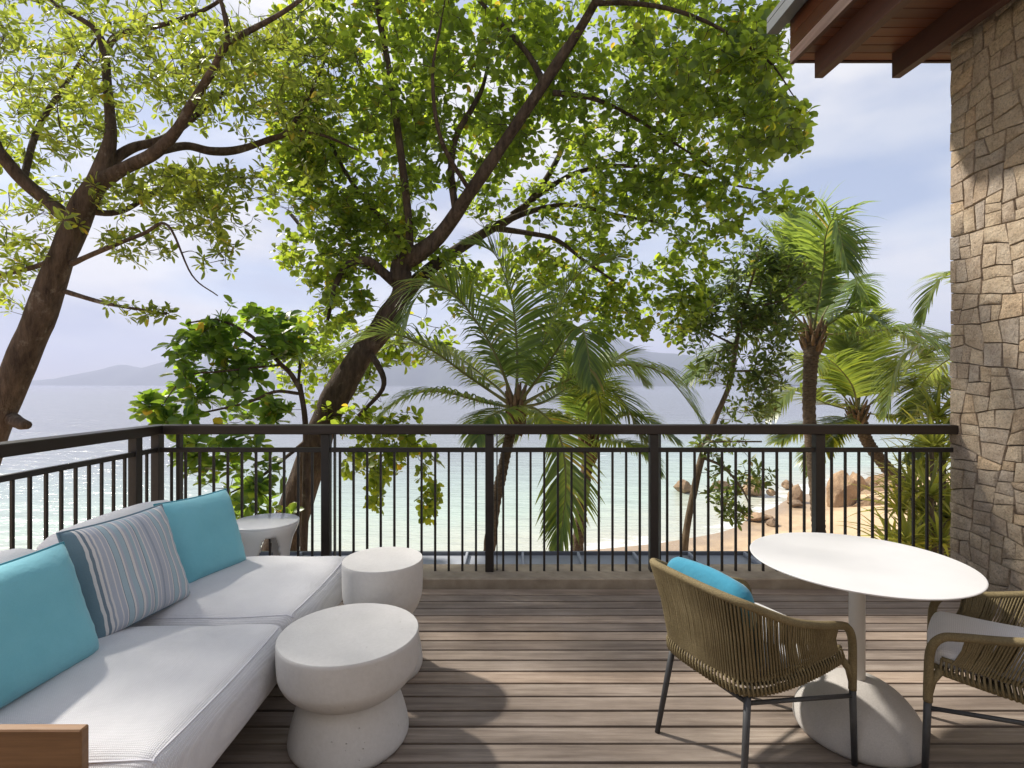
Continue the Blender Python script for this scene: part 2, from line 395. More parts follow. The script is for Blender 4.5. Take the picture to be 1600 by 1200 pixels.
spk = m.ramp(m.noise(m.wpos(), 2.6, 8, .75), [(.66, (1, 1, 1)), (.74, (.35, .28, .22))]); col = m.mix(.7, col, spk, 'MULTIPLY')
rg = m.math('SUBTRACT', .92, m.math('MULTIPLY', wetf, .6))
M['sand'] = m.done(col, rg, m.bump(m.noise(m.wpos(), 3.2, 8, .7), .6, .10), .3)
def terrain(X, Y, S):
    ins = np.maximum(-S, 0); h = .085 * np.minimum(ins, 11) + .02 * np.clip(ins - 11, 0, 30) + .0 * X
    h += np.clip((X - 16) * .10, 0, 5) * np.clip(ins / 6 - .4, 0, 1)             # bank rising to the right
    bump_ = .10 * np.sin(X * .7 + Y * .4) * np.sin(Y * .6 - X * .2) * np.clip(ins / 4, 0, 1)
    return SEA - .06 + h + bump_ - .09 * np.maximum(S, 0) * np.exp(-np.maximum(S, 0) / 400)
to = obj('beach', grid_mesh('beach', spread(-45, 60, .9, 380, 1.3), np.concatenate([[-380, -150, -60, -25], np.arange(-10, 60, .8), [64, 75, 95, 130, 200, 300]]), terrain), M['sand'], smooth=True)
tag(to, kind='structure')
def gz(x, y): 
    return float(terrain(np.array([[x]]), np.array([[y]]), shore_sd(np.array([[float(x)]]), np.array([[float(y)]])))[0, 0])

M['hill'] = m_plain('far_hill_forest', (.030, .055, .030), (.06, .085, .045), .02, .9, 0, 1)
def hill(name, prof, D, thick):            # ridge outline (photo px) of a real ridge with sloping flanks
    ps = catmull(prof, 6); V, Fc = [], []; rows = 9; n = len(ps)
    for i, (x, y) in enumerate(ps):
        for j in range(rows):
            t = j / (rows - 1) * 2 - 1; h = (1 - abs(t) ** 1.5)
            top = P(x, y, D); hz = max(top.z - SEA, .5)
            k = noise.noise(Vector((x * .02, t * 2.3, D * .01))) * .22 * hz * (1 - h) * h * 3.0
            V.append((top.x * (1 + t * thick * .0 / D), D + t * thick + noise.noise(Vector((x * .03, j, 1))) * thick * .12, SEA - 2 + (hz + 2) * h + k))
    for i in range(n - 1):
        for j in range(rows - 1):
            a = i * rows + j; Fc.append((a, a + rows, a + rows + 1, a + 1))
    return tag(obj(name, pyd(name, V, Fc), M['hill'], smooth=True), kind='structure')
hill('hill', [(40, 601), (75, 593), (105, 591), (150, 580), (190, 570), (225, 575), (260, 565), (330, 558), (420, 572), (500, 595), (540, 601)], 3000, 320)
hill('hill', [(420, 601), (500, 570), (570, 545), (640, 530), (720, 548), (800, 520), (880, 528), (950, 522), (1010, 548), (1090, 556), (1160, 575), (1260, 590), (1340, 601)], 2500, 420)
hill('hill', [(1250, 601), (1330, 585), (1420, 578), (1480, 570), (1560, 560), (1700, 575), (1800, 601)], 1500, 220)

# ------------------------------------------------------------------ terrace: deck, kerb, lower roof
KF, KB, KZ = 3.915, 4.236, .066            # kerb front, back, top
RX, RY = -2.72, 4.076                      # railing lines
WX = 3.39                                  # stone wall face
PITCH = .1116
dk = box('deck', (-2.56, -2.2, -.30), (5.2, KF - .004, -.06), M['dark']); tag(dk, kind='structure')
bm = bmesh.new(); bm_box(bm, (-2.98, -.0484, -.034), (2.98, .0484, 0), .0014); bmesh_board = from_bm('board', bm); bmesh_board.materials.append(M['deck'])
y = KF - .028 - .0525
k = 0
while y > -2.1:
    o = link(bpy.data.objects.new('board', bmesh_board), dk)
    o.location = (.45 + random.uniform(-.012, .012) if k else .45, y, random.uniform(-.0012, .0008)); o.rotation_euler = (random.uniform(-.004, .004), random.uniform(-.0003, .0003), 0)
    y -= PITCH; k += 1
kb = empty('kerb', (0, 0, 0)); tag(kb, kind='structure')
bm = bmesh.new(); bm_box(bm, (-2.88, KF, -.62), (WX + .012, KB, KZ), .008); bm_box(bm, (-2.88, -2.2, -.618), (-2.562, KF - .002, KZ), .008)
obj('kerb_stone', from_bm('kerb_stone', bm), M['kerb'], kb)
lr = empty('lower_roof', (0, 5.2, -.5)); tag(lr, 'grey blue metal lower roof with raised seams below the railing', 'roof')
box('roof_sheet', (-3.4, KB + .01, -.62), (4.6, 6.20, -.5), M['roofmetal'], lr, 0, (0, -5.2, .5))
bm = bmesh.new(); bm_box(bm, (-.014, KB + .02 - 5.2, 0.001), (.014, 6.19 - 5.2, .045), .004); sm = from_bm('seam', bm); sm.materials.append(M['roofmetal'])
for i in range(12):
    o = link(bpy.data.objects.new('seam', sm), lr); o.location = (-3.1 + i * .645, 0, .001)
box('fascia', (-3.42, 6.202, -.78), (4.62, 6.24, -.46), M['gutter'], lr, .004, (0, -5.2, .5))

hw = empty('unseen_house_wall', (0, -2.6, 0)); tag(hw, kind='structure')  # unseen house behind the camera, added to cut sky light from behind
M['plaster'] = m_plain('cream_plaster', (.60, .56, .50), (.66, .62, .56), 3, .85, .1, 60)
M['doorglass'] = m_plain('dark_door_glass', (.02, .024, .026), (.03, .034, .036), 2, .06, 0, 10)
for a, b in (((-4.2, -.2, -.6), (-2.4, .2, 5.6)), ((2.9, -.2, -.6), (5.4, .2, 5.6)), ((-2.4, -.19, 2.5), (2.9, .19, 5.59))): box('wall_panel', a, b, M['plaster'], hw)
for i in range(4):
    box('door_pane', (-2.36 + i * 1.31, -.02, .05), (-1.12 + i * 1.31, .01, 2.44), M['doorglass'], hw); box('door_frame', (-1.115 + i * 1.31, -.05, .0), (-1.055 + i * 1.31, .05, 2.49), M['rail'], hw)

# ------------------------------------------------------------------ railing
rl = empty('railing', (-2.72, RY, KZ)); tag(rl, 'dark bronze terrace railing with wide handrail and thin upright bars', 'railing')
org = Vector((-2.72, RY, KZ))
def rbox(name, lo, hi, mat, bev=.003): return box(name, Vector(lo) - org, Vector(hi) - org, mat, rl, bev)
rbox('handrail', (RX + .075, RY - .06, 1.118), (WX, RY + .06, 1.188), M['railwood'], .005)
rbox('handrail', (RX - .06, -2.0, 1.116), (RX + .072, RY + .06, 1.186), M['railwood_side'], .005)
rbox('lower_rail', (RX + .03, RY - .018, .978), (WX, RY + .018, 1.012), M['rail'])
rbox('lower_rail', (RX - .018, -2.0, .978), (RX + .018, RY - .03, 1.012), M['rail'])
px = [252, 510, 765, 1021, 1278]
posts = [(RX, RY)] + [((x - 800) / F * RY, RY) for x in px[1:]] + [(RX, RY - .24), (RX, RY - 1.5), (RX, RY - 2.76)]
for i, (x, y) in enumerate(posts):
    rbox('post', (x - .032, y - .032, KZ + .001), (x + .032, y + .032, 1.115), M['rail'], .003)
    if i and y == RY: rbox('post_plate', (x + .052, y + .004, KZ + .001), (x + .060, y + .05, 1.115), M['rail'], .001)
rbox('post_plate', (-2.580, RY + .0, KZ + .001), (-2.552, RY + .05, 1.115), M['rail'], .002)
bm = bmesh.new(); bm_box(bm, (-.0085, -.0085, KZ), (.0085, .0085, .977), .0015); bal = from_bm('baluster', bm); bal.materials.append(M['rail'])
def balu(x, y):
    o = link(bpy.data.objects.new('baluster', bal), rl); o.location = Vector((x, y, 0)) - org
xs = [p[0] for p in posts[:5]] + [WX + .05]
for a, b in zip(xs[:-1], xs[1:]):
    n = 11 if b < WX else 10
    step = (xs[2] - xs[1]) / 12 if b < WX else .1046
    for i in range(1, n + 1):
        x = a + (b - a) * i / 12 if b < WX else a + .1046 * i
        if x < WX - .03: balu(x, RY)
ys = [RY, RY - .24, RY - 1.5, RY - 2.76, RY - 4.02]
for a, b in zip(ys[:-1], ys[1:]):
    n = round((a - b) / .105)
    for i in range(1, n): balu(RX, a + (b - a) * i / n)

# ------------------------------------------------------------------ stone wall
wl_ = empty('stone_wall', (WX + .2, 3.0, 0)); tag(wl_, 'tall wall of rough tan granite blocks at the right edge', 'wall')
worg = Vector((WX + .2, 3.0, 0)); WY0, WY1, WZ1 = 1.7, 4.10, 4.9
box('wall_core', Vector((WX + .014, WY0, -.6)) - worg, Vector((WX + .45, WY1 - .003, WZ1)) - worg, M['mortar'], wl_)
def clip(poly, p, n):                      # keep side where (q-p).n <= 0
    out = []
    for i in range(len(poly)):
        a, b = poly[i], poly[(i + 1) % len(poly)]; da, db = (a - p) @ n, (b - p) @ n
        if da <= 0: out.append(a)
        if (da < 0 < db) or (db < 0 < da): out.append(a + (b - a) * (da / (da - db)))
    return out
def bsp(poly, out):
    q = np.array(poly); ext = q.max(0) - q.min(0); x_, y_ = q[:, 0], q[:, 1]
    area = .5 * abs((x_ * np.roll(y_, -1) - y_ * np.roll(x_, -1)).sum())
    if area < random.uniform(.012, .036) and max(ext) < .28: out.append(poly); return
    ax = 0 if ext[0] > ext[1] * random.uniform(.75, 1.35) else 1
    cut = q.min(0) + ext * random.uniform(.36, .64); n = np.array((1.0, 0) if ax == 0 else (0, 1.0)); an = random.gauss(0, .12)
    n = np.array((n[0] * math.cos(an) - n[1] * math.sin(an), n[0] * math.sin(an) + n[1] * math.cos(an)))
    for sgn in (1, -1):
        r = clip(poly, cut, n * sgn)
        if len(r) >= 3: bsp(r, out)
cells = []; bsp([np.array(q) for q in ((WY0, -.05), (WY1, -.05), (WY1, WZ1), (WY0, WZ1))], cells)
def warp(q):
    v = Vector((q[0] * 5.5, q[1] * 5.5, 3.3)); e = min(1, max(0, (WY1 - q[0]) / .06))
    return q + np.array((noise.noise(v) * .026 * e, noise.noise(v + Vector((9, 4, 1))) * .026))
for poly in cells:
    dense = []
    for a, b in zip(poly, poly[1:] + poly[:1]):
        k_ = max(1, int(np.linalg.norm(a - b) / .09)); dense += [warp(a + (b - a) * t / k_) for t in range(k_)]
    poly = dense
    c = sum(poly) / len(poly)
    pl = []                                # inset by a joint, drop tiny edges, split long edges with a wobble
    for a, b in zip(poly, poly[1:] + poly[:1]):
        if np.linalg.norm(a - b) < .012: continue
        pl.append(a); L_ = np.linalg.norm(a - b)
        if L_ > .30: pl.append((a + b) / 2 + rng.normal(0, .006, 2))
    if len(pl) < 3: continue
    ins = [q + (c - q) * min(.5, random.uniform(.0015, .0038) / max(np.linalg.norm(q - c), .02) * 1.25) for q in pl]
    n_ = len(ins); V = []; proud = random.uniform(.0, .007); tx, tz = random.uniform(-.035, .035), random.uniform(-.035, .035)
    for s_, dep in ((1.0, .06), (1.0, .004), (.945, -.007), (.55, -.011)):
        for q in ins:
            e = c + (q - c) * s_; jit = 0 if dep > .02 else random.uniform(-.004, .004)
            xx = dep - proud + jit + (0 if dep > .005 else (e[0] - c[0]) * tx + (e[1] - c[1]) * tz)
            V.append((xx, e[0] - c[0], e[1] - c[1]))
    V.append((-.016 - proud + random.uniform(-.006, .006), 0, 0)); Fc = []
    for k in range(3):
        for j in range(n_): a, b = k * n_ + j, k * n_ + (j + 1) % n_; Fc.append((a, a + n_, b + n_, b))
    for j in range(n_): Fc.append((3 * n_ + j, 4 * n_, 3 * n_ + (j + 1) % n_))
    o = obj('stone', pyd('stone', V, Fc), M['stone'], wl_); o.location = Vector((WX, c[0], c[1])) - worg; autosmooth(o, 50)

# ------------------------------------------------------------------ roof eave
rf = empty('roof_eave', (3.4, 3.0, 4.2)); tag(rf, 'timber roof eave with red brown boards and rafters beside the stone wall', 'roof'); rorg = Vector((3.4, 3.0, 4.2))
SL = .067; ED = 4.5
def sz(D): return 4.243 - SL * (ED - D)
def sloped(name, x0, x1, y0, y1, za, zb, mat, gap=0, bev=.003):    # box following the soffit slope, za..zb above soffit
    V = []
    for y in (y0, y1):
        for x, zz in ((x0, za), (x1, za), (x1, zb), (x0, zb)): V.append(Vector((x, y, sz(y) + zz)) - rorg)
    bm = bmesh.new(); vs = [bm.verts.new(v) for v in V]
    for f in ((3, 2, 1, 0), (4, 5, 6, 7), (0, 1, 5, 4), (1, 2, 6, 5), (2, 3, 7, 6), (3, 0, 4, 7)): bm.faces.new([vs[i] for i in f])
    bmesh.ops.recalc_face_normals(bm, faces=bm.faces)
    if bev: bmesh.ops.bevel(bm, geom=list(bm.edges), offset=bev, segments=1, affect='EDGES')
    return obj(name, from_bm(name, bm), mat, rf)
y = ED
while y > .6:
    sloped('soffit_board', 2.41, 4.9, y - .110, y, 0, .02, M['soffit']); y -= .115
sloped('roof_deck', 2.40, 4.9, .6, ED - .01, .024, .36, M['dark'], bev=0)
for x in (2.505, 3.145, 3.785): sloped('rafter', x, x + .07, .7, 4.40, -.205, -.002, M['rafter'])
for i, (a, b) in enumerate(((-.03, .075), (.079, .20), (.204, .34))): sloped('fascia_board', 2.36, 2.396, .6, ED + .012, a, b, M['rafter'] if i == 0 else M['soffit'])
for i, (a, b) in enumerate(((-.012, .17), (.174, .35))): sloped('fascia_board', 2.40, 4.9, ED + .002, ED + .03, a, b, M['rafter'])
sloped('roof_sheet', 2.20, 4.9, .55, ED + .09, .365, .41, M['gutter'])
sloped('gutter', 2.20, 2.30, .55, ED + .09, .27, .362, M['gutter'])

# ------------------------------------------------------------------ soft furniture
def softbox(name, sx, sy, sz_, r, n=14, bulge=.02, seed=0, crown=.0, amp=.006):
    bm = bmesh.new(); bmesh.ops.create_cube(bm, size=2); bmesh.ops.subdivide_edges(bm, edges=list(bm.edges), cuts=n, use_grid_fill=True)
    h = Vector((sx / 2, sy / 2, sz_ / 2))
    for v in bm.verts:
        p = Vector([math.copysign(abs(c) ** .75, c) * hh for c, hh in zip(v.co, h)])
        q = Vector([max(-hh + r, min(hh - r, c)) for c, hh in zip(p, h)]); d = p - q
        if d.length > 1e-6: p = q + d.normalized() * r
        a, b, c = p.x / h.x, p.y / h.y, p.z / h.z
        p.x += math.copysign(1, a) * bulge * (1 - b * b) * (1 - c * c) * abs(a) ** 3
        p.y += math.copysign(1, b) * bulge * (1 - a * a) * (1 - c * c) * abs(b) ** 3
        p.z += math.copysign(1, c) * (bulge + (crown if c > 0 else 0)) * (1 - a * a) * (1 - b * b) * abs(c) ** 3
        p += Vector((0, 0, 1)) * noise.noise(p * 5 + Vector((seed, 0, 0))) * amp
        v.co = p
    return from_bm(name, bm)

sofa = empty('sofa', (-1.6, 2.4, 0)); tag(sofa, 'low sofa with white woven seat and back cushions on a teak frame', 'sofa'); sorg = Vector((-1.6, 2.4, 0))
def sbox(name, lo, hi, mat, bev=.004): return box(name, Vector(lo) - sorg, Vector(hi) - sorg, mat, sofa, bev)
for i, (y0, y1) in enumerate(((1.50, 2.40), (2.455, 3.34))):
    cy = (y0 + y1) / 2
    o = obj('seat_cushion', softbox('seat_cushion', 1.06, y1 - y0, .25, .068, 20, .024, i * 9 + 2, .022, .010), M['white_fabric'], sofa, True, Vector((-1.535, cy, .300)) - sorg)
    o.rotation_euler.y = R(-1.2)
    xr, zt = .505, .108                    # seam piping round the upper edge
    hw, hd = .503, (y1 - y0) / 2 - .028
    loop = [(-hw, -hd, zt), (0, -hd - .012, zt + .001), (hw - .02, -hd, zt), (hw, -hd + .03, zt), (hw + .012, 0, zt + .001), (hw, hd - .03, zt), (hw - .02, hd, zt), (0, hd + .012, zt), (-hw, hd, zt)]
    bv = BVHTree.FromPolygons([v.co for v in o.data.vertices], [p.vertices[:] for p in o.data.polygons]); lp = [bv.find_nearest(Vector(q)) for q in catmull(loop, 8)]
    p_ = obj('seam_piping', tri_mesh('seam_piping', *tube([np.array(h_[0] + h_[1] * .0005) for h_ in lp], .003, 6)), M['white_piping'], o, True)
for i, (y0, y1) in enumerate(((1.42, 2.235), (2.30, 3.14))):
    o = obj('back_cushion', softbox('back_cushion', .24, y1 - y0, .46, .10, 14, .03, i * 5 + 40), M['white_fabric'], sofa, True, Vector((-1.99, (y0 + y1) / 2, .595)) - sorg); o.rotation_euler.y = R(-9)
sbox('base_frame', (-2.20, 1.58, .06), (-1.22, 3.22, .165), M['teak'])
sbox('end_board', (-2.24, 1.441, .06), (-1.17, 1.472, .560), M['teak'])
sbox('back_board', (-2.25, 1.58, .17), (-2.21, 3.30, .62), M['teak'])
for x in (-2.15, -1.2):
    for y in (1.64, 3.2): sbox('leg', (x - .03, y - .03, 0), (x + .03, y + .03, .058), M['teak'])

def pillow(name, w_, h_, th, mat, pipe, label, cat, group, seed, n=26):
    V, Fc = [], []
    def outline(u, v):                     # pinched square outline
        return u * w_ / 2 * (1 - .045 * (1 - v * v)), v * h_ / 2 * (1 - .045 * (1 - u * u))
    for s_ in (1, -1):
        for j in range(n + 1):
            for i in range(n + 1):
                u, v = math.sin((2 * i / n - 1) * math.pi / 2), math.sin((2 * j / n - 1) * math.pi / 2); x, z = outline(u, v)
                t = ((1 - u ** 4) * (1 - v ** 4)) ** .55
                wr = noise.noise(Vector((x * 7 + seed, z * 7, s_))) * .012 * t
                rad = math.hypot(u, v); an = math.atan2(v, u)
                wr += .0035 * math.sin(an * 26 + seed + 3 * noise.noise(Vector((u, v, seed)))) * max(0, min(1, (rad - .72) * 3)) * (t ** .5)
                V.append((x, -s_ * (th / 2 * t + wr) , z + h_ / 2 - .02 * (1 - v) * t * .5))
    m1 = (n + 1) ** 2
    for s_ in (0, 1):
        for j in range(n):
            for i in range(n):
                a = s_ * m1 + j * (n + 1) + i; f = (a, a + 1, a + n + 2, a + n + 1); Fc.append(f if s_ == 0 else f[::-1])
    me = pyd('cover', V, Fc); bm = bmesh.new(); bm.from_mesh(me); bmesh.ops.remove_doubles(bm, verts=bm.verts, dist=1e-4); bm.to_mesh(me); bm.free()
    root = empty(name); tag(root, label, cat, group); obj('cover', me, mat, root, True)
    lp = []
    for k in range(4):
        for t in np.linspace(-1, 1, 16, endpoint=False):
            u, v = ((t, -1), (1, t), (-t, 1), (-1, -t))[k]; x, z = outline(u, v); lp.append((x * 1.008, 0, z * 1.008 + h_ / 2))
    lp.append(lp[0]); obj('piping', tri_mesh('piping', *tube(lp, .0055, 6, 0, False)), pipe, root, True)
    return root
PG = 'pillows leaning along the sofa back'
def place(o, loc, rz, lean, roll=0): o.rotation_mode = 'XYZ'; o.location = loc; o.rotation_euler = (R(lean), R(roll), R(rz))
p1 = pillow('throw_pillow', .52, .46, .20, M['teal'], M['piping'], 'turquoise throw pillow nearest the camera, cut by the left edge', 'pillow', PG, 1.0)
p2 = pillow('throw_pillow', .50, .48, .17, M['stripe'], M['grey_piping'], 'blue grey and white striped throw pillow between two turquoise ones', 'pillow', PG, 5.0)
p3 = pillow('throw_pillow', .47, .46, .18, M['teal'], M['piping'], 'turquoise throw pillow at the far end of the sofa', 'pillow', PG, 9.0)
place(p1, (-1.66, 1.84, .435), 84, -20, 0); place(p2, (-1.66, 2.41, .435), 78, -20, -1); place(p3, (-1.66, 2.96, .43), 74, -20, 1)

# stools and tables
def stool(name, label, loc, r, h, rb, group):
    root = empty(name, loc); tag(root, label, 'side table', group)
    pr = [(r * .62, h * .46), (r * .74, h * .50), (r * .88, h * .575), (r * .965, h * .66), (r * .99, h * .74), (r, h * .90), (r * 1.0, h * .965)]
    pr = [tuple(p) for p in catmull(pr, 4)] + [(r * .997, h * .99), (r * .985, h), (r * .5, h), (.001, h)]
    autosmooth(obj('drum_top', lathe('drum_top', pr, 72), M['concrete'], root), 45)
    pb = [(rb * .95, 0), (rb, h * .04), (rb * 1.0, h * .10), (rb * .95, h * .22), (rb * .88, h * .34), (rb * .80, h * .43), (rb * .765, h * .48)]
    autosmooth(obj('foot', lathe('foot', [tuple(p) for p in catmull(pb, 4)], 72), M['concrete'], root), 50)
    return root
SG = 'hourglass stools in front of the sofa'
stool('side_table', 'larger white cast stone hourglass table nearest the camera', (-.69, 2.26, 0), .290, .45, .245, SG)
stool('side_table', 'smaller taller white cast stone hourglass table behind the larger one', (-.680, 2.80, 0), .208, .58, .205, SG)

st = empty('side_table', (-1.70, 3.66, 0)); tag(st, 'small round white lacquered table with arched legs behind the sofa', 'side table')
V, Fc = [], []; seg = 96; rows = [(.215, .545), (.218, .538), (.206, .50), (.180, .44), (.165, .36), (.160, .26), (.165, .14), (.178, .04), (.182, 0)]
bm = bmesh.new(); ring = []
for r_, z_ in catmull(rows, 3): ring.append([bm.verts.new((r_ * math.cos(2 * math.pi * j / seg), r_ * math.sin(2 * math.pi * j / seg), z_)) for j in range(seg)])
for a, b in zip(ring[:-1], ring[1:]):
    for j in range(seg):
        zc = (a[j].co.z + b[j].co.z) / 2; ph = ((j + .5) / seg * 4 + .12) % 1.0; u = (ph - .5) / .38
        if abs(u) < 1 and zc < .485 * math.sqrt(1 - abs(u) ** 2.4): continue
        bm.faces.new((a[j], a[(j + 1) % seg], b[(j + 1) % seg], b[j])[::-1])
bmesh.ops.delete(bm, geom=[v for v in bm.verts if not v.link_faces], context='VERTS')
bmesh.ops.solidify(bm, geom=list(bm.faces), thickness=.022); o = obj('arched_body', from_bm('arched_body', bm), M['ceramic'], st, True)
obj('top', lathe('top', [(.19, .525), (.213, .540), (.220, .548), (.219, .556), (.213, .559), (.001, .559)], 72), M['ceramic'], st); autosmooth(st.children[-1], 40)

tb = empty('dining_table', (1.494, 2.30, 0)); tag(tb, 'round white topped pedestal table with ivory post and grey stone foot', 'table')
rt = .424
autosmooth(obj('table_top', lathe('table_top', [(rt - .06, .722), (rt - .008, .731), (rt, .736), (rt, .739), (rt - .003, .7405), (.001, .7405)], 96), M['tabletop'], tb), 25)
autosmooth(obj('post', lathe('post', [(.031, .19), (.031, .715), (.11, .716), (.11, .7215), (.02, .7217)], 40), M['post'], tb), 40)
pb = [(.228, 0), (.242, .012), (.247, .035), (.239, .075), (.212, .125), (.168, .175), (.112, .212), (.064, .228), (.033, .232)]
autosmooth(obj('foot', lathe('foot', [tuple(p) for p in catmull(pb, 4)], 72), M['concrete_grey'], tb), 60)

# rope chairs
def chair(label, loc, rz):
    root = empty('rope_chair', loc, rz); tag(root, label, 'chair', 'rope armchairs at the round table')
    half = [(.245, .285, .300), (.247, .283, .40), (.249, .276, .50), (.251, .245, .552), (.254, .19, .572), (.262, .06, .600), (.272, -.08, .640), (.272, -.20, .690), (.250, -.285, .728), (.19, -.325, .742), (.10, -.338, .746)]
    rim = catmull([(x, y, z) for x, y, z in half] + [(0, -.342, .747)] + [(-x, y, z) for x, y, z in half[::-1]], 8)
    Vt, Tt = tube(rim, .0155, 10)
    obj('rope_wrapped_rim', tri_mesh('rope_wrapped_rim', Vt, Tt), M['rope'], root, True)
    low = [(.222, .245, .415), (.232, .12, .405), (.236, -.02, .395), (.228, -.15, .388), (.195, -.235, .384), (.12, -.262, .383)]
    lo = catmull([p for p in low] + [(0, -.268, .383)] + [(-x, y, z) for x, y, z in low[::-1]], 8)
    fr = np.vstack([[(.2, .26, .42)], lo, [(-.2, .26, .42)], [(.2, .26, .42)]])
    obj('seat_ring', tri_mesh('seat_ring', *tube(fr, .012, 8)), M['rope'], root, True)
    # strands from the seat ring to the rim: parameter along both curves, rim part behind the arm bend only
    def samp(c, t):
        d = np.r_[0, np.cumsum(np.linalg.norm(np.diff(c, axis=0), axis=1))]; t = np.asarray(t) * d[-1]
        return np.stack([np.interp(t, d, c[:, k]) for k in range(3)], -1)
    N = 146; tt = np.linspace(0, 1, N); tt = tt - .034 * np.sin(4 * math.pi * tt)
    top = samp(rim, .158 + .684 * tt); bot = samp(lo, .03 + .94 * tt)
    bag = Bag()
    for i in range(N):
        for side in (1, -1):
            a, b = bot[i].copy(), top[i].copy(); c_ = np.array((0, 0, (a[2] + b[2]) / 2)); out = (a + b) / 2 - c_; out[2] = 0; out /= np.linalg.norm(out)
            tg = np.cross(out, (0, 0, 1))
            a = a + out * .012 * side + np.array((0, 0, .045)) + tg * .0012 * side; b = b + out * .011 * side + tg * rng.normal(0, .0008); mid = (a + b) / 2 + out * (-.010) + rng.normal(0, .0008, 3)
            bag.add(*tube([a, mid, b], .0034 + .0017 * max(0., min(1., (-(a[1] + b[1]) / 2 - .17) * 9)), 5, 0, False))
    tag(obj('woven_back', bag.mesh('woven_back'), M['rope'], root, True), kind='stuff')
    # skirt: slanted loops round the seat ring and a rolled upper edge
    bag = Bag(); NS = 92; bb = samp(lo, .01 + .98 * np.linspace(0, 1, NS))
    for i in range(NS):
        a = bb[i]; out = a.copy(); out[2] = 0; out /= np.linalg.norm(out); tg = np.cross(out, (0, 0, 1))
        pth = [a + np.array((0, 0, -.014)) - out * .006, a + out * .017 + np.array((0, 0, -.004)), a + out * .019 + tg * .004 + np.array((0, 0, .022)), a + out * .010 + tg * .009 + np.array((0, 0, .050)), a - out * .008 + tg * .011 + np.array((0, 0, .052))]
        bag.add(*tube(pth, .0046, 5, 0, False))
    tag(obj('woven_skirt', bag.mesh('woven_skirt'), M['rope'], root, True), kind='stuff')
    obj('rolled_edge', tri_mesh('rolled_edge', *tube(lo + np.array((0, 0, .050)), .0085, 8)), M['rope'], root, True)
    bag = Bag()
    for i in range(34):
        yy = -.235 + i * .0145; xx = np.interp(yy, [-.24, -.2, 0, .25], [.17, .21, .232, .222])
        bag.add(*tube([(-xx, yy, .405), (0, yy, .396), (xx, yy, .405)], .0062, 5, 0, False))
    tag(obj('woven_seat', bag.mesh('woven_seat'), M['rope'], root, True), kind='stuff')
    for s_ in (1, -1):
        obj('leg', tri_mesh('leg', *tube([(s_ * .245, .285, .312), (s_ * .246, .290, .15), (s_ * .247, .295, .0)], [.0135, .0125, .011], 12)), M['steel'], root, True)
        obj('leg', tri_mesh('leg', *tube([(s_ * .196, -.222, .392), (s_ * .212, -.252, .2), (s_ * .228, -.285, .0)], [.0135, .0125, .011], 12)), M['steel'], root, True)
        obj('stretcher', tri_mesh('stretcher', *tube([(s_ * .245, .286, .275), (s_ * .20, -.226, .345)], .0085, 8)), M['steel'], root, True)
        obj('arm_gusset', tri_mesh('arm_gusset', *tube([(s_ * .225, .245, .425), (s_ * .238, .272, .38), (s_ * .245, .285, .32)], .014, 8)), M['rope'], root, True)
    obj('stretcher', tri_mesh('stretcher', *tube([(-.20, -.226, .345), (.20, -.226, .345)], .0085, 8)), M['steel'], root, True)
    return root
ch1 = chair('olive rope armchair seen from behind with a blue cushion inside', (.979, 2.197, 0), R(-66.0))
ch2 = chair('olive rope armchair cut by the right edge with a white seat cushion', (1.95, 2.02, 0), R(50.7))
def cushion(name, label, base, lo, size, r, mat, pipe, seed, rx=0):
    root = empty(name, base.location, base.rotation_euler.z); tag(root, label, 'cushion')
    me = softbox('cover', *size, r, 14, .018, seed, .01); o = obj('cover', me, mat, root, True, lo); o.rotation_euler.x = R(rx)
    return root
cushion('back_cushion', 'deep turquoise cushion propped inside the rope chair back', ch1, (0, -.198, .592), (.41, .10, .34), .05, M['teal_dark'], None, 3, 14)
cushion('seat_cushion', 'white seat cushion on the rope chair at the right edge', ch2, (0, .035, .462), (.42, .48, .085), .03, M['white_fabric'], None, 8)
cushion('seat_cushion', 'white seat cushion on the rope chair seen from behind', ch1, (0, .035, .452), (.42, .46, .075), .03, M['white_fabric'], None, 12)

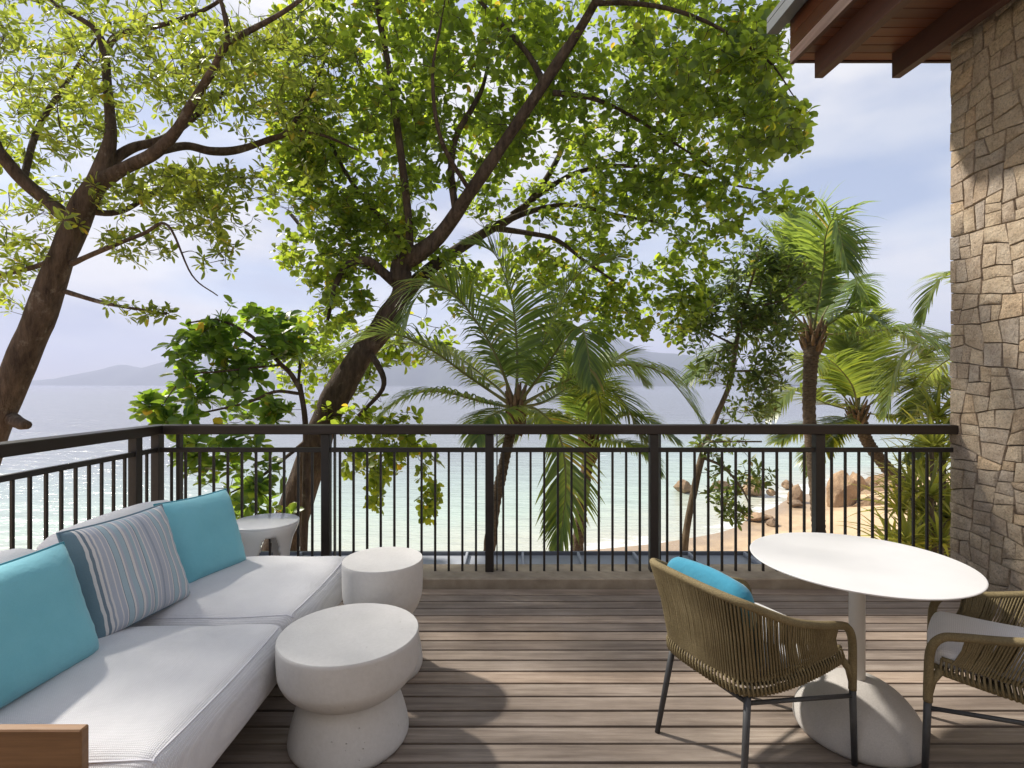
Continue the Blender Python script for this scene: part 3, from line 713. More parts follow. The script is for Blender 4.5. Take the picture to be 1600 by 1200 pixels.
# ------------------------------------------------------------------ boulders
def m_rock():
    s = NM('beach_granite'); n = s.noise(s.wpos(), .9, 7, .6); f = s.noise(s.wpos((1, 1, .5)), 7, 6, .7)
    col = s.ramp(n, [(.3, (.22, .15, .095)), (.55, (.39, .275, .175)), (.75, (.50, .37, .25))])
    col = s.mix(.6, col, s.ramp(f, [(.35, (.6, .58, .56)), (.65, (1.2, 1.18, 1.15))]), 'MULTIPLY')
    col = s.mix(.7, col, s.ramp(s.rand(), [(0, (.6, .6, .62)), (1, (1.15, 1.1, 1.0))]), 'MULTIPLY')
    return s.done(col, .85, s.bump(f, .6, .15), .3)
M['rock'] = m_rock()
def boulder(x, y0, y1, wpx, label, seed, z0=None, flat=1.0):      # pixel column, top, foot, width
    D = (EYE - SEA - .15) * F / (y1 - 600); base = P(x, y1, D); wd = wpx / F * D; hg = (y1 - y0) / F * D * 1.12
    bm = bmesh.new(); bmesh.ops.create_icosphere(bm, subdivisions=4, radius=1); rr = random.Random(seed)
    cuts = [(Vector((rr.uniform(-1, 1), rr.uniform(-1, 1), rr.uniform(-.3, 1))).normalized(), rr.uniform(.42, .80)) for _ in range(12)]
    for v in bm.verts:
        p = v.co.copy()
        for n_, d_ in cuts:
            e = p.dot(n_) - d_
            if e > 0: p -= n_ * e * .95
        p *= 1 + .16 * noise.noise(p * 1.6 + Vector((seed * 3.7, 0, 0))) + .06 * noise.noise(p * 4 + Vector((seed, 1, 0))) + .03 * noise.noise(p * 11 + Vector((seed, 1, 0)))
        v.co = Vector((p.x * wd * .76, p.y * wd * .66, p.z * hg * .72 * flat))
    for v in bm.verts: v.co.z += hg * .42
    o = obj('boulder', from_bm('boulder', bm), M['rock'], None, True, base); autosmooth(o, 22)
    return tag(o, label, 'boulder', 'granite boulders on the beach')
Z5 = lambda x, y: (1030 + x / 3.478, 690 + y / 3.478)
for i, (x, t, b, wd, lab) in enumerate([
    (125, 205, 262, 120, 'low flat boulder in the shallows left of the slim leaning tree'),
    (350, 215, 258, 100, 'low boulder in the water just right of the slim leaning tree'),
    (520, 200, 278, 130, 'rounded boulder at the waterline left of the palm trunk'),
    (610, 258, 286, 50, 'small dark stone beside the rounded waterline boulder'),
    (705, 215, 248, 70, 'far low boulder in the surf left of the palm trunk'),
    (740, 240, 320, 95, 'brown boulder on wet sand beside the tall palm trunk'),
    (735, 322, 348, 105, 'flat dark slab stone on wet sand beside the tall palm trunk'),
    (985, 165, 350, 140, 'largest tan boulder with split faces on the beach'),
    (1075, 170, 300, 90, 'pointed grey boulder behind the largest tan one'),
    (1150, 220, 290, 80, 'mid grey boulder to the right of the pointed one'),
    (1145, 300, 375, 150, 'low rounded boulder lying in front of the boulder cluster'),
    (1225, 225, 298, 130, 'broad tan boulder below the leaning palm trunk'),
    (1215, 182, 240, 110, 'highest placed boulder behind the leaning palm trunk'),
    (1120, 265, 312, 70, 'small boulder wedged in the middle of the cluster'),
    (1330, 225, 300, 160, 'pale boulder half hidden behind the spiky bush'),
    (615, 425, 456, 55, 'small lone stone on the wet sand near the foam'),
    (530, 385, 415, 110, 'low sandy rock barely rising from the wet sand'),
    (1150, 498, 522, 85, 'flat stone in the sand just behind the table'),
    (1270, 300, 326, 80, 'small tan stone on sand beside the spiky bush')]):
    X_, t_ = Z5(x, t); _, b_ = Z5(x, b); boulder(X_, t_, b_, wd / 3.478 * (.72 if i < 7 else 1), lab, i + 1)

# ------------------------------------------------------------------ trees
def leaf_shape(kind):                      # unit leaf along +x, normal +z; returns verts, tris
    st_ = {'obovate': [(0, .0), (.30, .16), (.62, .29), (.86, .24), (1, 0)], 'oblong': [(0, 0), (.28, .13), (.58, .17), (.85, .11), (1, 0)],
           'round': [(0, 0), (.26, .24), (.56, .33), (.84, .25), (1, 0)], 'oval': [(0, 0), (.3, .17), (.55, .19), (.8, .13), (1, 0)]}[kind]
    V = []; curl = .16
    for i, (x, h) in enumerate(st_):
        z = -curl * x * x + .05 * x
        if h == 0: V.append((x, 0, z))
        else: V += [(x, h, z + h * .28), (x, 0, z), (x, -h, z + h * .28)]
    T = [(0, 2, 1), (0, 3, 2)]
    for k in range(2):
        a = 1 + 3 * k; b = a + 3
        T += [(a, a + 1, b + 1), (a, b + 1, b), (a + 1, a + 2, b + 2), (a + 1, b + 2, b + 1)]
    T += [(7, 8, 10), (8, 9, 10)]
    return np.array(V, float), np.array(T)

def leaves_for(centres, axes, k, size, spread_=(.1, .7), jitter=.5, stem=.02):
    Fm, O, S = [], [], []
    for c, a in zip(centres, axes):
        u = np.cross(a, (.3, .8, .5)); u /= np.linalg.norm(u); v = np.cross(a, u); kk = rng.integers(k[0], k[1] + 1); a0 = rng.uniform(0, 6.28)
        for i in range(kk):
            th = a0 + i * 2.39996 + rng.normal(0, .2); el = rng.uniform(*spread_)
            d = (u * math.cos(th) + v * math.sin(th)) * math.cos(el) + a * math.sin(el) + rng.normal(0, .12, 3); d /= np.linalg.norm(d)
            n = a + rng.normal(0, jitter * .5, 3) + np.array((0, 0, .3)); n -= d * (n @ d); n /= np.linalg.norm(n) + 1e-9
            Fm.append(np.stack([d, np.cross(n, d), n], 1)); O.append(c + d * stem * rng.uniform(.5, 1.5) - a * rng.uniform(0, stem * 2)); S.append(size * rng.uniform(.5, 1.28))
    return np.array(Fm), np.array(O), np.array(S)

def to_px(p): return 800 + p[:, 0] / p[:, 1] * F, 600 - (p[:, 2] - EYE) / p[:, 1] * F

def tree(name, label, base, trunk, limbs, blobs, leafk, leafm, bark, size, k, ncl_scale=1.0, spread_=(.1, .7), keep=150, group=None, twig_r=.006, up=.55, sides=14, gate=-.02):
    root = empty(name, base); tag(root, label, 'tree', group); b3 = np.array(base, float)
    nodes = []
    def sweep(nm, pts, sd, wob):
        c = catmull(pts, 7); V, T = tube(c[:, :3], c[:, 3], sd, wob); obj(nm, tri_mesh(nm, V - b3, T), bark, root, True); nodes.append(c[:, :3])
    sweep('trunk', trunk, sides + 10, .20)
    for l in limbs: sweep('branch', l, max(6, sides - 4), .10)
    skel = np.vstack(nodes)
    cs = []
    for (cx, cy, rx, ry, D0, dD, n) in blobs:
        m_ = 0; n = int(n * ncl_scale)
        while m_ < n:
            q = rng.uniform(-1, 1, 3)
            if q @ q > 1: continue
            D = D0 + q[2] * dD; p = np.array(P(cx + q[0] * rx, cy + q[1] * ry, D))
            f = noise.noise(Vector(p * 1.15)) + .5 * noise.noise(Vector(p * 2.6))
            if f < gate and rng.random() < .88: m_ += .45; continue
            if skel_min(p) : continue
            cs.append(p); m_ += 1
    cs = np.array(cs)
    d = np.array([np.min(((skel - c) ** 2).sum(1)) for c in cs]); order = np.argsort(d)
    cap = len(skel) + 3 * len(cs); S = np.empty((cap, 3)); S[:len(skel)] = skel; ns = len(skel)
    tw = Bag(); axes = np.zeros_like(cs)
    for ci in order:
        c = cs[ci]; dd = S[:ns] - c; j = np.argmin((dd ** 2).sum(1) + .12 * np.maximum(dd[:, 2], 0)); a = S[j]; L_ = np.linalg.norm(c - a)
        mid = (a + c) / 2 + rng.normal(0, .10 * L_ + .004, 3) + np.array((0, 0, -.05 * L_)); r0 = twig_r * min(1.9, .6 + L_ * 1.3)
        q = catmull(np.array([a, mid, c]), 3); tw.add(*tube(q, np.linspace(r0, twig_r * .4, len(q)), 4, 0, False))
        S[ns] = mid; S[ns + 1] = c; ns += 2
        ax = (c - mid) / (np.linalg.norm(c - mid) + 1e-6) * .7 + np.array((0, 0, up)) + rng.normal(0, .28, 3); axes[ci] = ax / np.linalg.norm(ax)
    obj('twigs', tri_mesh('twigs', np.vstack(tw.V) - b3, np.vstack(tw.T)), bark, root, True)['kind'] = 'stuff'
    Fm, O, Sz = leaves_for(cs, axes, k, size, spread_)
    Lv, Lt = leaf_shape(leafk)
    # the leaves that show largest are parts of their own, the rest is the crown
    x_, y_ = to_px(O + Fm[:, :, 0] * Sz[:, None] * .5); vis = (x_ > 4) & (x_ < 1596) & (y_ > 4) & (y_ < 880); face = np.abs((Fm[:, :, 2] * (O - np.array((0, 0, EYE))) / np.linalg.norm(O - np.array((0, 0, EYE)), axis=1)[:, None]).sum(1))
    sc_ = np.where(vis, Sz / O[:, 1] * (.3 + face), 0); pick = np.argsort(-sc_)[:keep]; rest = np.setdiff1d(np.arange(len(O)), pick)
    W = np.einsum('nij,kj->nki', Fm[rest] * Sz[rest][:, None, None], Lv) + O[rest][:, None] - b3
    nl = len(Lv); T = (Lt[None] + (np.arange(len(rest)) * nl)[:, None, None]).reshape(-1, 3)
    cr = obj('crown', tri_mesh('crown', W.reshape(-1, 3), T, {'var': np.repeat(rng.random(len(rest)), nl)}), leafm, root, True); cr['kind'] = 'stuff'
    lm = tri_mesh('leaf', Lv, Lt); lm.materials.append(leafm); lm.polygons.foreach_set('use_smooth', [True] * len(lm.polygons))
    for i in pick:
        o = bpy.data.objects.new('leaf', lm); link(o, root)
        o.matrix_basis = Matrix.Translation(Vector(O[i] - b3)) @ Matrix(Fm[i].tolist()).to_4x4() @ Matrix.Scale(Sz[i], 4)
    return root
def skel_min(p):                           # keep leaves off the deck and out of the building
    return (p[1] < 4.6 and -3.1 < p[0] < 6 and p[2] < 3.0) or (p[0] > 2.0 and p[1] < 4.8) or p[1] < 1.2

def pl(D, *pts):                           # (x, y, width px[, depth offset]) -> x, y, z, radius
    out = []
    for q in pts:
        d = D + (q[3] if len(q) > 3 else 0); v = P(q[0], q[1], d); out.append((v.x, v.y, v.z, q[2] * .84 / 2 / F * d))
    return out

# left tree: leans in from the left edge, rosettes of oblong leaves
D = 6.6; g0 = Vector((-8.3, 6.6, gz(-8.3, 6.6)))
tk = [(g0.x, g0.y, g0.z - .1, .42), (-7.7, 6.6, -2.0, .32)] + pl(D, (-40, 750, 58), (2, 640, 50), (52, 520, 45), (94, 410, 43), (128, 325, 42), (152, 285, 34))
lim = [pl(D, (110, 345, 26), (75, 315, 25), (36, 282, 24, -.1), (0, 240, 22, -.2), (-60, 170, 18, -.3), (-120, 90, 12, -.4)),
       pl(D, (150, 290, 36), (166, 245, 28), (173, 204, 20), (168, 140, 17, .2), (162, 78, 15, .3), (144, 42, 10, .3), (78, 0, 8, .4), (20, -60, 5, .5)),
       pl(D, (163, 88, 12, .3), (185, 55, 11, .2), (264, 36, 8, 0), (336, 6, 6, -.2), (400, -50, 4, -.3)),
       pl(D, (148, 290, 34), (190, 265, 24, -.1), (240, 240, 22, -.3), (275, 205, 19, -.4), (300, 162, 16, -.5), (335, 105, 14, -.7), (360, 66, 12, -.8), (444, 18, 8, -.9), (520, -40, 5, -1)),
       pl(D, (0, 240, 18, -.2), (-60, 90, 15, -.1), (-140, -110, 12, 0), (-230, -330, 7, .1)),  # limb out of frame, carries the crown part added for shade
       pl(D, (357, 72, 9, -.8), (352, 30, 8, -.8), (340, -10, 7, -.8), (300, -80, 5, -.8)),
       pl(D, (240, 238, 16, -.3), (290, 228, 15, 0), (330, 236, 15, .2), (372, 234, 14, .4), (420, 218, 11, .6), (450, 204, 9, .7), (486, 144, 6, .8), (510, 90, 4, .9)),
       pl(D, (160, 262, 22), (205, 232, 17, .2), (260, 215, 13, .4), (320, 170, 9, .8), (380, 120, 6, 1.1)),
       pl(D, (450, 204, 7, .7), (500, 210, 6, .8), (560, 235, 3, .9)),
       pl(D, (112, 412, 12), (150, 395, 9, -.2), (222, 366, 7, -.4), (262, 352, 5, -.5), (300, 430, 3, -.5), (340, 462, 2, -.5)),
       pl(D, (108, 395, 12), (60, 415, 9, .2), (0, 430, 7, .3), (-70, 440, 5, .4)),
       pl(D, (100, 455, 10), (170, 475, 7, -.3), (260, 490, 4, -.5)),
       pl(D, (130, 330, 12), (190, 330, 10, .3), (260, 290, 8, .8), (330, 270, 5, 1.2)),
       pl(D, (36, 282, 14, -.1), (60, 200, 10, .4), (110, 120, 7, .8), (150, 60, 4, 1)),
       pl(D, (20, 655, 26), (32, 662, 22, -.15), (42, 664, 16, -.25))]
tree('spreading_tree', 'leaning brown tree with rosette leaves at the left edge', g0, tk, lim,
     [(60, 60, 190, 110, 7.0, 1.6, 200), (270, 70, 190, 110, 6.8, 1.6, 230), (430, 120, 130, 120, 6.9, 1.3, 170), (250, 150, 170, 70, 7.3, 1.0, 110), (70, 180, 140, 80, 7.2, 1.3, 110), (60, 280, 120, 70, 7.2, 1.0, 55), (240, 300, 130, 45, 6.9, .9, 95), (330, 290, 110, 45, 7.2, .8, 50), (320, 345, 80, 40, 6.8, .6, 40), (215, 385, 70, 35, 6.6, .5, 26), (30, 400, 60, 50, 6.9, .7, 28), (60, 345, 70, 40, 6.6, .8, 22), (20, 470, 40, 40, 6.9, .6, 9),
      (190, 480, 60, 18, 6.2, .3, 12), (245, 490, 30, 12, 6.1, .2, 8), (110, -70, 330, 70, 6.8, 2.0, 30), (330, -90, 260, 80, 6.2, 1.6, 45), (-160, 40, 200, 220, 6.6, 1.8, 150), (-215, -330, 220, 150, 6.6, 1.7, 250), (470, 60, 70, 90, 7.3, .9, 60), (400, 270, 90, 40, 7.1, .7, 36), (330, 400, 60, 40, 6.9, .5, 14), (-130, 300, 120, 140, 6.8, 1.2, 70)],  # high out-of-frame crown added to shade the sofa, thinned where sun reaches mid-deck
     'oblong', M['leaf_a'], M['bark_a'], .118, (6, 9), 1.75, (.0, .55), 160, twig_r=.006)

# big central tree
D = 8.0; g0 = Vector((-5.2, 8.2, gz(-5.2, 8.2)))
tk = [(g0.x, g0.y, g0.z - .1, .52), (-4.75, 8.1, -3.0, .40)] + pl(D, (400, 940, 72), (440, 850, 64), (478, 740, 55), (515, 640, 49), (562, 560, 46), (604, 500, 44), (626, 462, 38), (627, 425, 36))
lim = [pl(D, (626, 440, 40), (628, 412, 36), (655, 395, 32), (690, 365, 28), (735, 300, 25, -.2), (790, 220, 22, -.4), (850, 130, 20, -.6), (900, 55, 17, -.8), (935, -5, 15, -1), (975, -80, 10, -1.2)),
       pl(D, (634, 420, 22), (640, 385, 15), (637, 330, 14, -.1), (625, 230, 14, -.2), (608, 110, 12, -.3), (592, 20, 11, -.4), (585, -70, 8, -.5)),
       pl(D, (608, 498, 36), (650, 440, 27, .4), (700, 400, 22, .8), (760, 362, 17, 1.2), (800, 340, 14, 1.4), (840, 300, 12, 1.6), (875, 240, 10, 1.8), (890, 190, 7, 1.9)),
       pl(D, (775, 352, 14, 1.2), (830, 330, 10, 1.2), (890, 320, 8, 1.2), (960, 335, 6, 1.2), (1040, 350, 4, 1.2)),
       pl(D, (760, 355, 12, 1.2), (830, 365, 10, .9), (870, 375, 8, .8), (910, 405, 6, .7), (960, 440, 4, .6)),
       pl(D, (712, 330, 14, -.1), (705, 270, 13, 0), (712, 215, 12, .1), (740, 165, 10, .2), (756, 130, 7, .3), (770, 60, 4, .4)),
       pl(D, (620, 445, 20), (598, 425, 18, -.1), (575, 408, 16, -.2), (545, 412, 13, -.3), (525, 445, 10, -.4), (512, 500, 6, -.4)),
       pl(D, (850, 130, 13, -.6), (825, 85, 11, -.4), (790, 45, 9, -.2), (748, 0, 7, 0), (700, -50, 5, .2)),
       pl(D, (865, 145, 11, -.6), (920, 152, 9, -.4), (975, 175, 7, -.2), (1040, 215, 5, 0), (1110, 260, 3, .2)),
       pl(D, (930, 5, 11, -1), (985, 5, 9, -1.1), (1050, 15, 8, -1.2), (1120, 42, 6, -1.3), (1200, 95, 4, -1.4), (1240, 150, 2, -1.4)),
       pl(D, (640, 385, 9), (560, 300, 8, .4), (510, 210, 6, .8), (480, 130, 4, 1.0)),
       pl(D, (800, 335, 11, 1.4), (900, 270, 9, 1.7), (1000, 260, 7, 1.7), (1100, 280, 5, 1.6), (1200, 300, 3, 1.5)),
       pl(D, (575, 545, 14), (600, 600, 9, -.4), (560, 650, 7, -.5)),
       pl(D, (735, 300, 9, -.2), (690, 220, 8, -.8), (676, 120, 6, -1.1), (690, 30, 4, -1.3)),
       pl(D, (625, 440, 12), (500, 380, 9, .8), (450, 330, 6, 1.2))]
tree('broadleaf_tree', 'large forked tree with dark leaning trunk in the centre behind the railing', g0, tk, lim,
     [(600, 60, 190, 120, 7.9, 1.6, 300), (790, 80, 180, 120, 8.6, 1.2, 260), (970, 90, 180, 125, 8.3, 1.2, 280), (1110, 110, 130, 115, 7.4, 1.2, 190), (1200, 190, 75, 75, 6.8, .7, 75), (1180, 60, 60, 60, 6.6, .6, 50), (550, 190, 150, 95, 8.4, 1.3, 230), (550, 290, 150, 85, 8.4, 1.1, 210), (480, 330, 75, 70, 8.2, .9, 60), (470, 180, 60, 110, 8.4, .9, 80), (510, 400, 95, 50, 8.1, .8, 80), (590, 360, 100, 65, 8.4, 1.0, 110), (520, 470, 60, 45, 7.9, .6, 36), (720, 210, 120, 120, 8.6, 1.0, 130), (900, 220, 160, 90, 8.8, 1.1, 190), (1060, 230, 155, 85, 8.6, 1.1, 210),
      (1000, 330, 155, 65, 8.8, 1.0, 165), (930, 420, 130, 65, 9.0, .9, 115), (1060, 395, 90, 55, 8.8, .8, 60), (1010, 490, 110, 50, 8.8, .8, 75), (920, 500, 75, 45, 9.0, .7, 40), (1120, 330, 70, 45, 8.4, .7, 40), (1215, 315, 60, 28, 8.0, .5, 18), (1090, 450, 60, 40, 8.6, .5, 22), (800, 300, 100, 70, 9.0, .9, 75), (690, 440, 70, 55, 8.6, .7, 45), (770, 420, 95, 55, 9.2, .7, 60), (540, 560, 60, 65, 8.6, .7, 60), (500, 560, 80, 85, 9.0, .7, 75), (640, 530, 75, 45, 8.8, .7, 50),
      (560, 645, 60, 40, 7.9, .5, 30), (625, 680, 70, 38, 7.7, .4, 34), (585, 725, 55, 32, 7.5, .4, 20), (650, 715, 42, 34, 7.4, .3, 16), (674, 775, 15, 48, 7.3, .2, 11), (590, 770, 9, 38, 7.4, .2, 7), (720, -100, 400, 90, 7.4, 1.6, 360), (1050, -90, 210, 90, 7.0, 1.2, 140)],
     'round', M['leaf_b'], M['bark_b'], .122, (5, 8), 1.9, (-.2, .8), 170, twig_r=.006, gate=-.06)

# sea almond at the railing corner: big glossy leaves
D = 6.9; g0 = Vector((-2.75, 7.25, gz(-2.75, 7.25)))
tk = [(g0.x, g0.y, g0.z - .1, .10), (-2.72, 7.1, -2.5, .075)] + pl(D, (474, 900, 15), (478, 760, 13), (477, 660, 11), (468, 600, 10))
lim = [pl(D, (470, 610, 10), (455, 585, 9, -.1), (440, 570, 8, -.2), (415, 545, 7, -.3), (385, 520, 6, -.4), (340, 500, 4, -.5), (290, 505, 3, -.5)),
       pl(D, (468, 615, 7), (430, 612, 6, -.2), (390, 628, 5, -.3), (340, 640, 4, -.4), (290, 650, 3, -.4)),
       pl(D, (466, 600, 6), (470, 560, 5, .1), (475, 520, 4, .2)),
       pl(D, (477, 690, 8), (440, 720, 6, -.2), (400, 750, 5, -.3), (360, 770, 3, -.4)),
       pl(D, (440, 570, 5, -.2), (350, 580, 4, -.5), (290, 590, 3, -.6), (245, 645, 2, -.7))]
tree('sea_almond_tree', 'slim tree with big glossy round leaves behind the railing corner', g0, tk, lim,
     [(390, 500, 60, 30, 6.8, .4, 36), (330, 525, 60, 36, 6.6, .4, 40), (450, 530, 45, 40, 6.9, .4, 30), (275, 560, 40, 34, 6.4, .4, 22), (400, 565, 60, 35, 6.7, .5, 36), (320, 600, 60, 30, 6.5, .4, 30), (245, 640, 32, 26, 6.3, .3, 14), (290, 665, 40, 22, 6.3, .3, 14), (400, 640, 60, 30, 6.7, .4, 26), (340, 700, 80, 36, 6.4, .4, 30), (410, 755, 50, 40, 6.6, .4, 30), (310, 750, 35, 50, 6.4, .3, 12), (430, 800, 25, 30, 6.7, .3, 12), (370, 800, 40, 20, 6.5, .3, 12)],
     'round', M['leaf_c'], M['bark_a'], .145, (6, 9), 1.3, (-.1, .6), 300, twig_r=.005, up=.7)

# slim leaning tree on the right with dark oval leaves
D = 9.4; g0 = P(1062, 900, 9.7); g0.z = gz(g0.x, g0.y)
tk = [(g0.x - .3, g0.y, g0.z - .1, .14), (g0.x - .1, g0.y, g0.z + 1.2, .11)] + pl(D, (1070, 850, 14), (1082, 780, 13), (1095, 720, 12), (1115, 660, 11), (1140, 600, 9), (1150, 540, 8), (1165, 470, 6), (1180, 420, 4))
lim = [pl(D, (1098, 715, 6), (1130, 730, 5, -.2), (1160, 765, 4, -.3), (1175, 800, 2, -.3)), pl(D, (1105, 690, 6), (1140, 690, 4, .2), (1190, 690, 3, .3)),
       pl(D, (1150, 540, 5), (1110, 520, 4, .2), (1075, 500, 3, .3)), pl(D, (1165, 480, 5), (1220, 470, 4, -.2), (1260, 440, 3, -.3)), pl(D, (1145, 580, 5), (1190, 580, 4, .2), (1220, 590, 3, .3))]
tree('slim_tree', 'slim leaning tree with dark oval leaves in front of the beach palms', g0, tk, lim,
     [(1180, 430, 60, 45, 9.5, .8, 110), (1230, 440, 50, 40, 9.5, .6, 80), (1140, 480, 70, 50, 9.5, .8, 110), (1200, 510, 55, 45, 9.5, .7, 85), (1080, 510, 45, 40, 9.5, .6, 50), (1140, 570, 60, 40, 9.5, .7, 75), (1200, 580, 45, 35, 9.5, .6, 40), (1170, 640, 50, 35, 9.5, .6, 40), (1130, 690, 50, 28, 9.5, .5, 32), (1180, 740, 30, 30, 9.3, .4, 22), (1130, 760, 30, 35, 9.3, .4, 22), (1145, 800, 25, 18, 9.2, .3, 14), (1190, 390, 40, 25, 9.5, .5, 34)],
     'oval', M['leaf_d'], M['bark_c'], .14, (5, 8), 1.7, (.0, .7), 120, twig_r=.008, sides=10)

# ------------------------------------------------------------------ palms
def frond(parent, b3, pts, L_, mat, droop=.5, n=76, roll=0., w_=.030, t0=.16, k_w=True):
    pts = [np.array(p, float) for p in pts]; c = catmull(np.array(pts), 10); d = np.r_[0, np.cumsum(np.linalg.norm(np.diff(c, axis=0), axis=1))]; tot = d[-1]
    fr = obj('frond', None, None, parent) if False else None
    V, T = tube(c, np.interp(d / tot, [0, .12, 1], [.040, .022, .004]), 6)
    rac = (V - b3, T); LV, LT, at = [], [], []; nv = 0
    for i in range(n):
        t = t0 + (1 - t0) * (i + .5) / n
        s = t * tot; p = np.array([np.interp(s, d, c[:, k]) for k in range(3)]); p2 = np.array([np.interp(min(s + .05, tot), d, c[:, k]) for k in range(3)]); p1 = np.array([np.interp(s - .05, d, c[:, k]) for k in range(3)])
        tg = p2 - p1; tg /= np.linalg.norm(tg); sd = np.cross(tg, (0, 0, 1.0)); sn = np.linalg.norm(sd)
        sd = sd / sn if sn > .15 else np.array((1.0, 0, 0)); up = np.cross(sd, tg)
        sd_, up_ = sd * math.cos(roll) + up * math.sin(roll), up * math.cos(roll) - sd * math.sin(roll)
        ll = L_ * (.35 + .65 * math.sin(math.pi * min(1, (t - t0) / (1 - t0) * .86 + .16)) ** .8) * rng.uniform(.86, 1.1)
        if t > .93: ll *= .8
        for e in (1, -1):
            fw = .42 + .7 * t ** 2; dr = tg * fw + sd_ * e * (1.0 - .45 * t) + up_ * .28; dr += rng.normal(0, .06, 3); dr /= np.linalg.norm(dr)
            row = []; q = p.copy(); seg = 4; dd = dr.copy()
            w_ = .0048 * max(7.2, min(14, p[1])) if k_w else w_; wn_ = np.cross(dr, up_); wn_ /= np.linalg.norm(wn_) + 1e-9
            for k in range(seg + 1):
                f = k / seg; ww = w_ * (.55, 1, .9, .6, 0)[k] * .5
                row.append((q + wn_ * ww, q - wn_ * ww) if k < seg else (q,))
                dd = dd + np.array((0, 0, -1.0)) * droop * (.10 + .30 * f) * 1.25; dd /= np.linalg.norm(dd); q = q + dd * ll / seg
            for k in range(seg): LV += list(row[k])
            LV.append(row[seg][0])
            for k in range(seg - 1): a = nv + 2 * k; LT += [(a, a + 1, a + 3), (a, a + 3, a + 2)]
            a = nv + 2 * (seg - 1); LT.append((a, a + 1, a + 2)); m_ = 2 * seg + 1; at += [rng.random() * .9] * m_; nv += m_
    o = obj('frond', tri_mesh('frond', rac[0], rac[1]), M['rachis'], parent, True)
    tag(obj('leaflets', tri_mesh('leaflets', np.array(LV) - b3, LT, {'var': at}), mat, o), kind='stuff')
    return o

def palm(label, trunk, fronds, mat, L_, group, rnd=0, rlen=3.2, droop=.5, husk=True):
    base = np.array(trunk[0][:3]); root = empty('coconut_palm', base); tag(root, label, 'palm', group)
    c = catmull(trunk, 26); ring = 1 + .07 * np.sin(np.arange(len(c)) * 1.9); V, T = tube(c[:, :3], c[:, 3] * ring, 16, .06)
    obj('trunk', tri_mesh('trunk', V - base, T), M['bark_palm'], root, True); top = c[-1, :3]
    if husk:
        r = c[-1, 3]; bag = Bag()
        for i in range(26):
            a = i * 2.4; q = top + np.array((math.cos(a) * r * .8, math.sin(a) * r * .8, -.35 + .018 * i)); o_ = np.array((math.cos(a), math.sin(a), 0))
            bag.add(*tube([q - o_ * .03, q + o_ * r * .35 + np.array((0, 0, .12)), q + o_ * r * .8 + np.array((0, 0, .30))], [.05, .035, .012], 5))
        obj('fibre_sheath', tri_mesh('fibre_sheath', np.vstack(bag.V) - base, np.vstack(bag.T)), M['husk'], root, True)
    for f in fronds:
        pts = [top + np.array((0, 0, .02))] + [np.array(q, float) for q in f[0]]
        frond(root, base, pts, L_ * (f[1] if len(f) > 1 else 1), mat, f[2] if len(f) > 2 else droop, roll=f[3] if len(f) > 3 else 0.)
    for i in range(rnd):
        a = i * 2.39996 + .7; el = rng.uniform(.1, 1.2); ln = rlen * rng.uniform(.8, 1.1); h = np.array((math.cos(a), math.sin(a), 0))
        frond(root, base, [top, top + (h * math.cos(el) + np.array((0, 0, math.sin(el)))) * ln * .45, top + (h * math.cos(el * .45) + np.array((0, 0, math.sin(el) - .30))) * ln * .80, top + h * ln * (1.0 - .25 * el) + np.array((0, 0, ln * (math.sin(el) * .75 - .62)))], L_, mat, droop, n=70)
    return root
PGp = 'coconut palms between the terrace and the sea'
def pp(D, *q): return [tuple(P(x, y, D + (o[0] if o else 0))) for x, y, *o in q]
D = 7.3; g0 = P(752, 900, D); gzv = gz(g0.x - .3, D)
tk = [(g0.x - .35, D, gzv - .1, .17), (g0.x - .15, D, gzv + 1.2, .13)] + pl(D, (768, 830, 22), (783, 745, 20), (797, 680, 19), (806, 640, 24))
palm('coconut palm with feathery arching fronds at the centre of the view', tk, [
    (pp(D, (770, 545, -.2), (712, 462, -.4), (665, 450, -.6), (628, 505, -.8)), 1.1, .95), (pp(D, (735, 590, -.2), (670, 545, -.4), (600, 522, -.6), (500, 560, -.8)), 1.0, .8),
    (pp(D, (755, 628, -.3), (690, 612, -.6), (640, 618, -.8), (595, 648, -.9)), .75, .9), (pp(D, (808, 555, .3), (800, 470, .4), (775, 400, .4), (735, 378, .3)), 1.0, .6),
    (pp(D, (838, 565, .2), (868, 490, .3), (905, 428, .3), (968, 400, .2)), 1.0, .7), (pp(D, (865, 605, -.2), (940, 574, -.4), (1030, 580, -.6), (1100, 660, -.8)), 1.0, 1.0),
    (pp(D, (850, 628, .4), (910, 600, .7), (965, 618, 1.0), (1010, 690, 1.2)), .9, .9), (pp(D, (838, 640, -.3), (874, 682, -.6), (884, 760, -.8), (874, 860, -.9)), .75, .6),
    (pp(D, (770, 600, .6), (690, 545, 1.1), (610, 540, 1.5), (560, 590, 1.7)), .8, .8),
    (pp(D, (848, 580, -.3), (890, 520, -.5), (912, 520, -.9), (925, 600, -1.2)), .8, .9), (pp(D, (790, 640, -.5), (760, 655, -.9), (745, 690, -1.2)), .6, .9)], M['palm_a'], .88, PGp)
D = 9.0; g0 = P(890, 900, D); gzv = gz(g0.x, D)
tk = [(g0.x - .2, D, gzv - .1, .19), (g0.x - .05, D, gzv + 1., .16)] + pl(D, (903, 850, 22), (912, 770, 21), (918, 720, 22), (920, 690, 26))
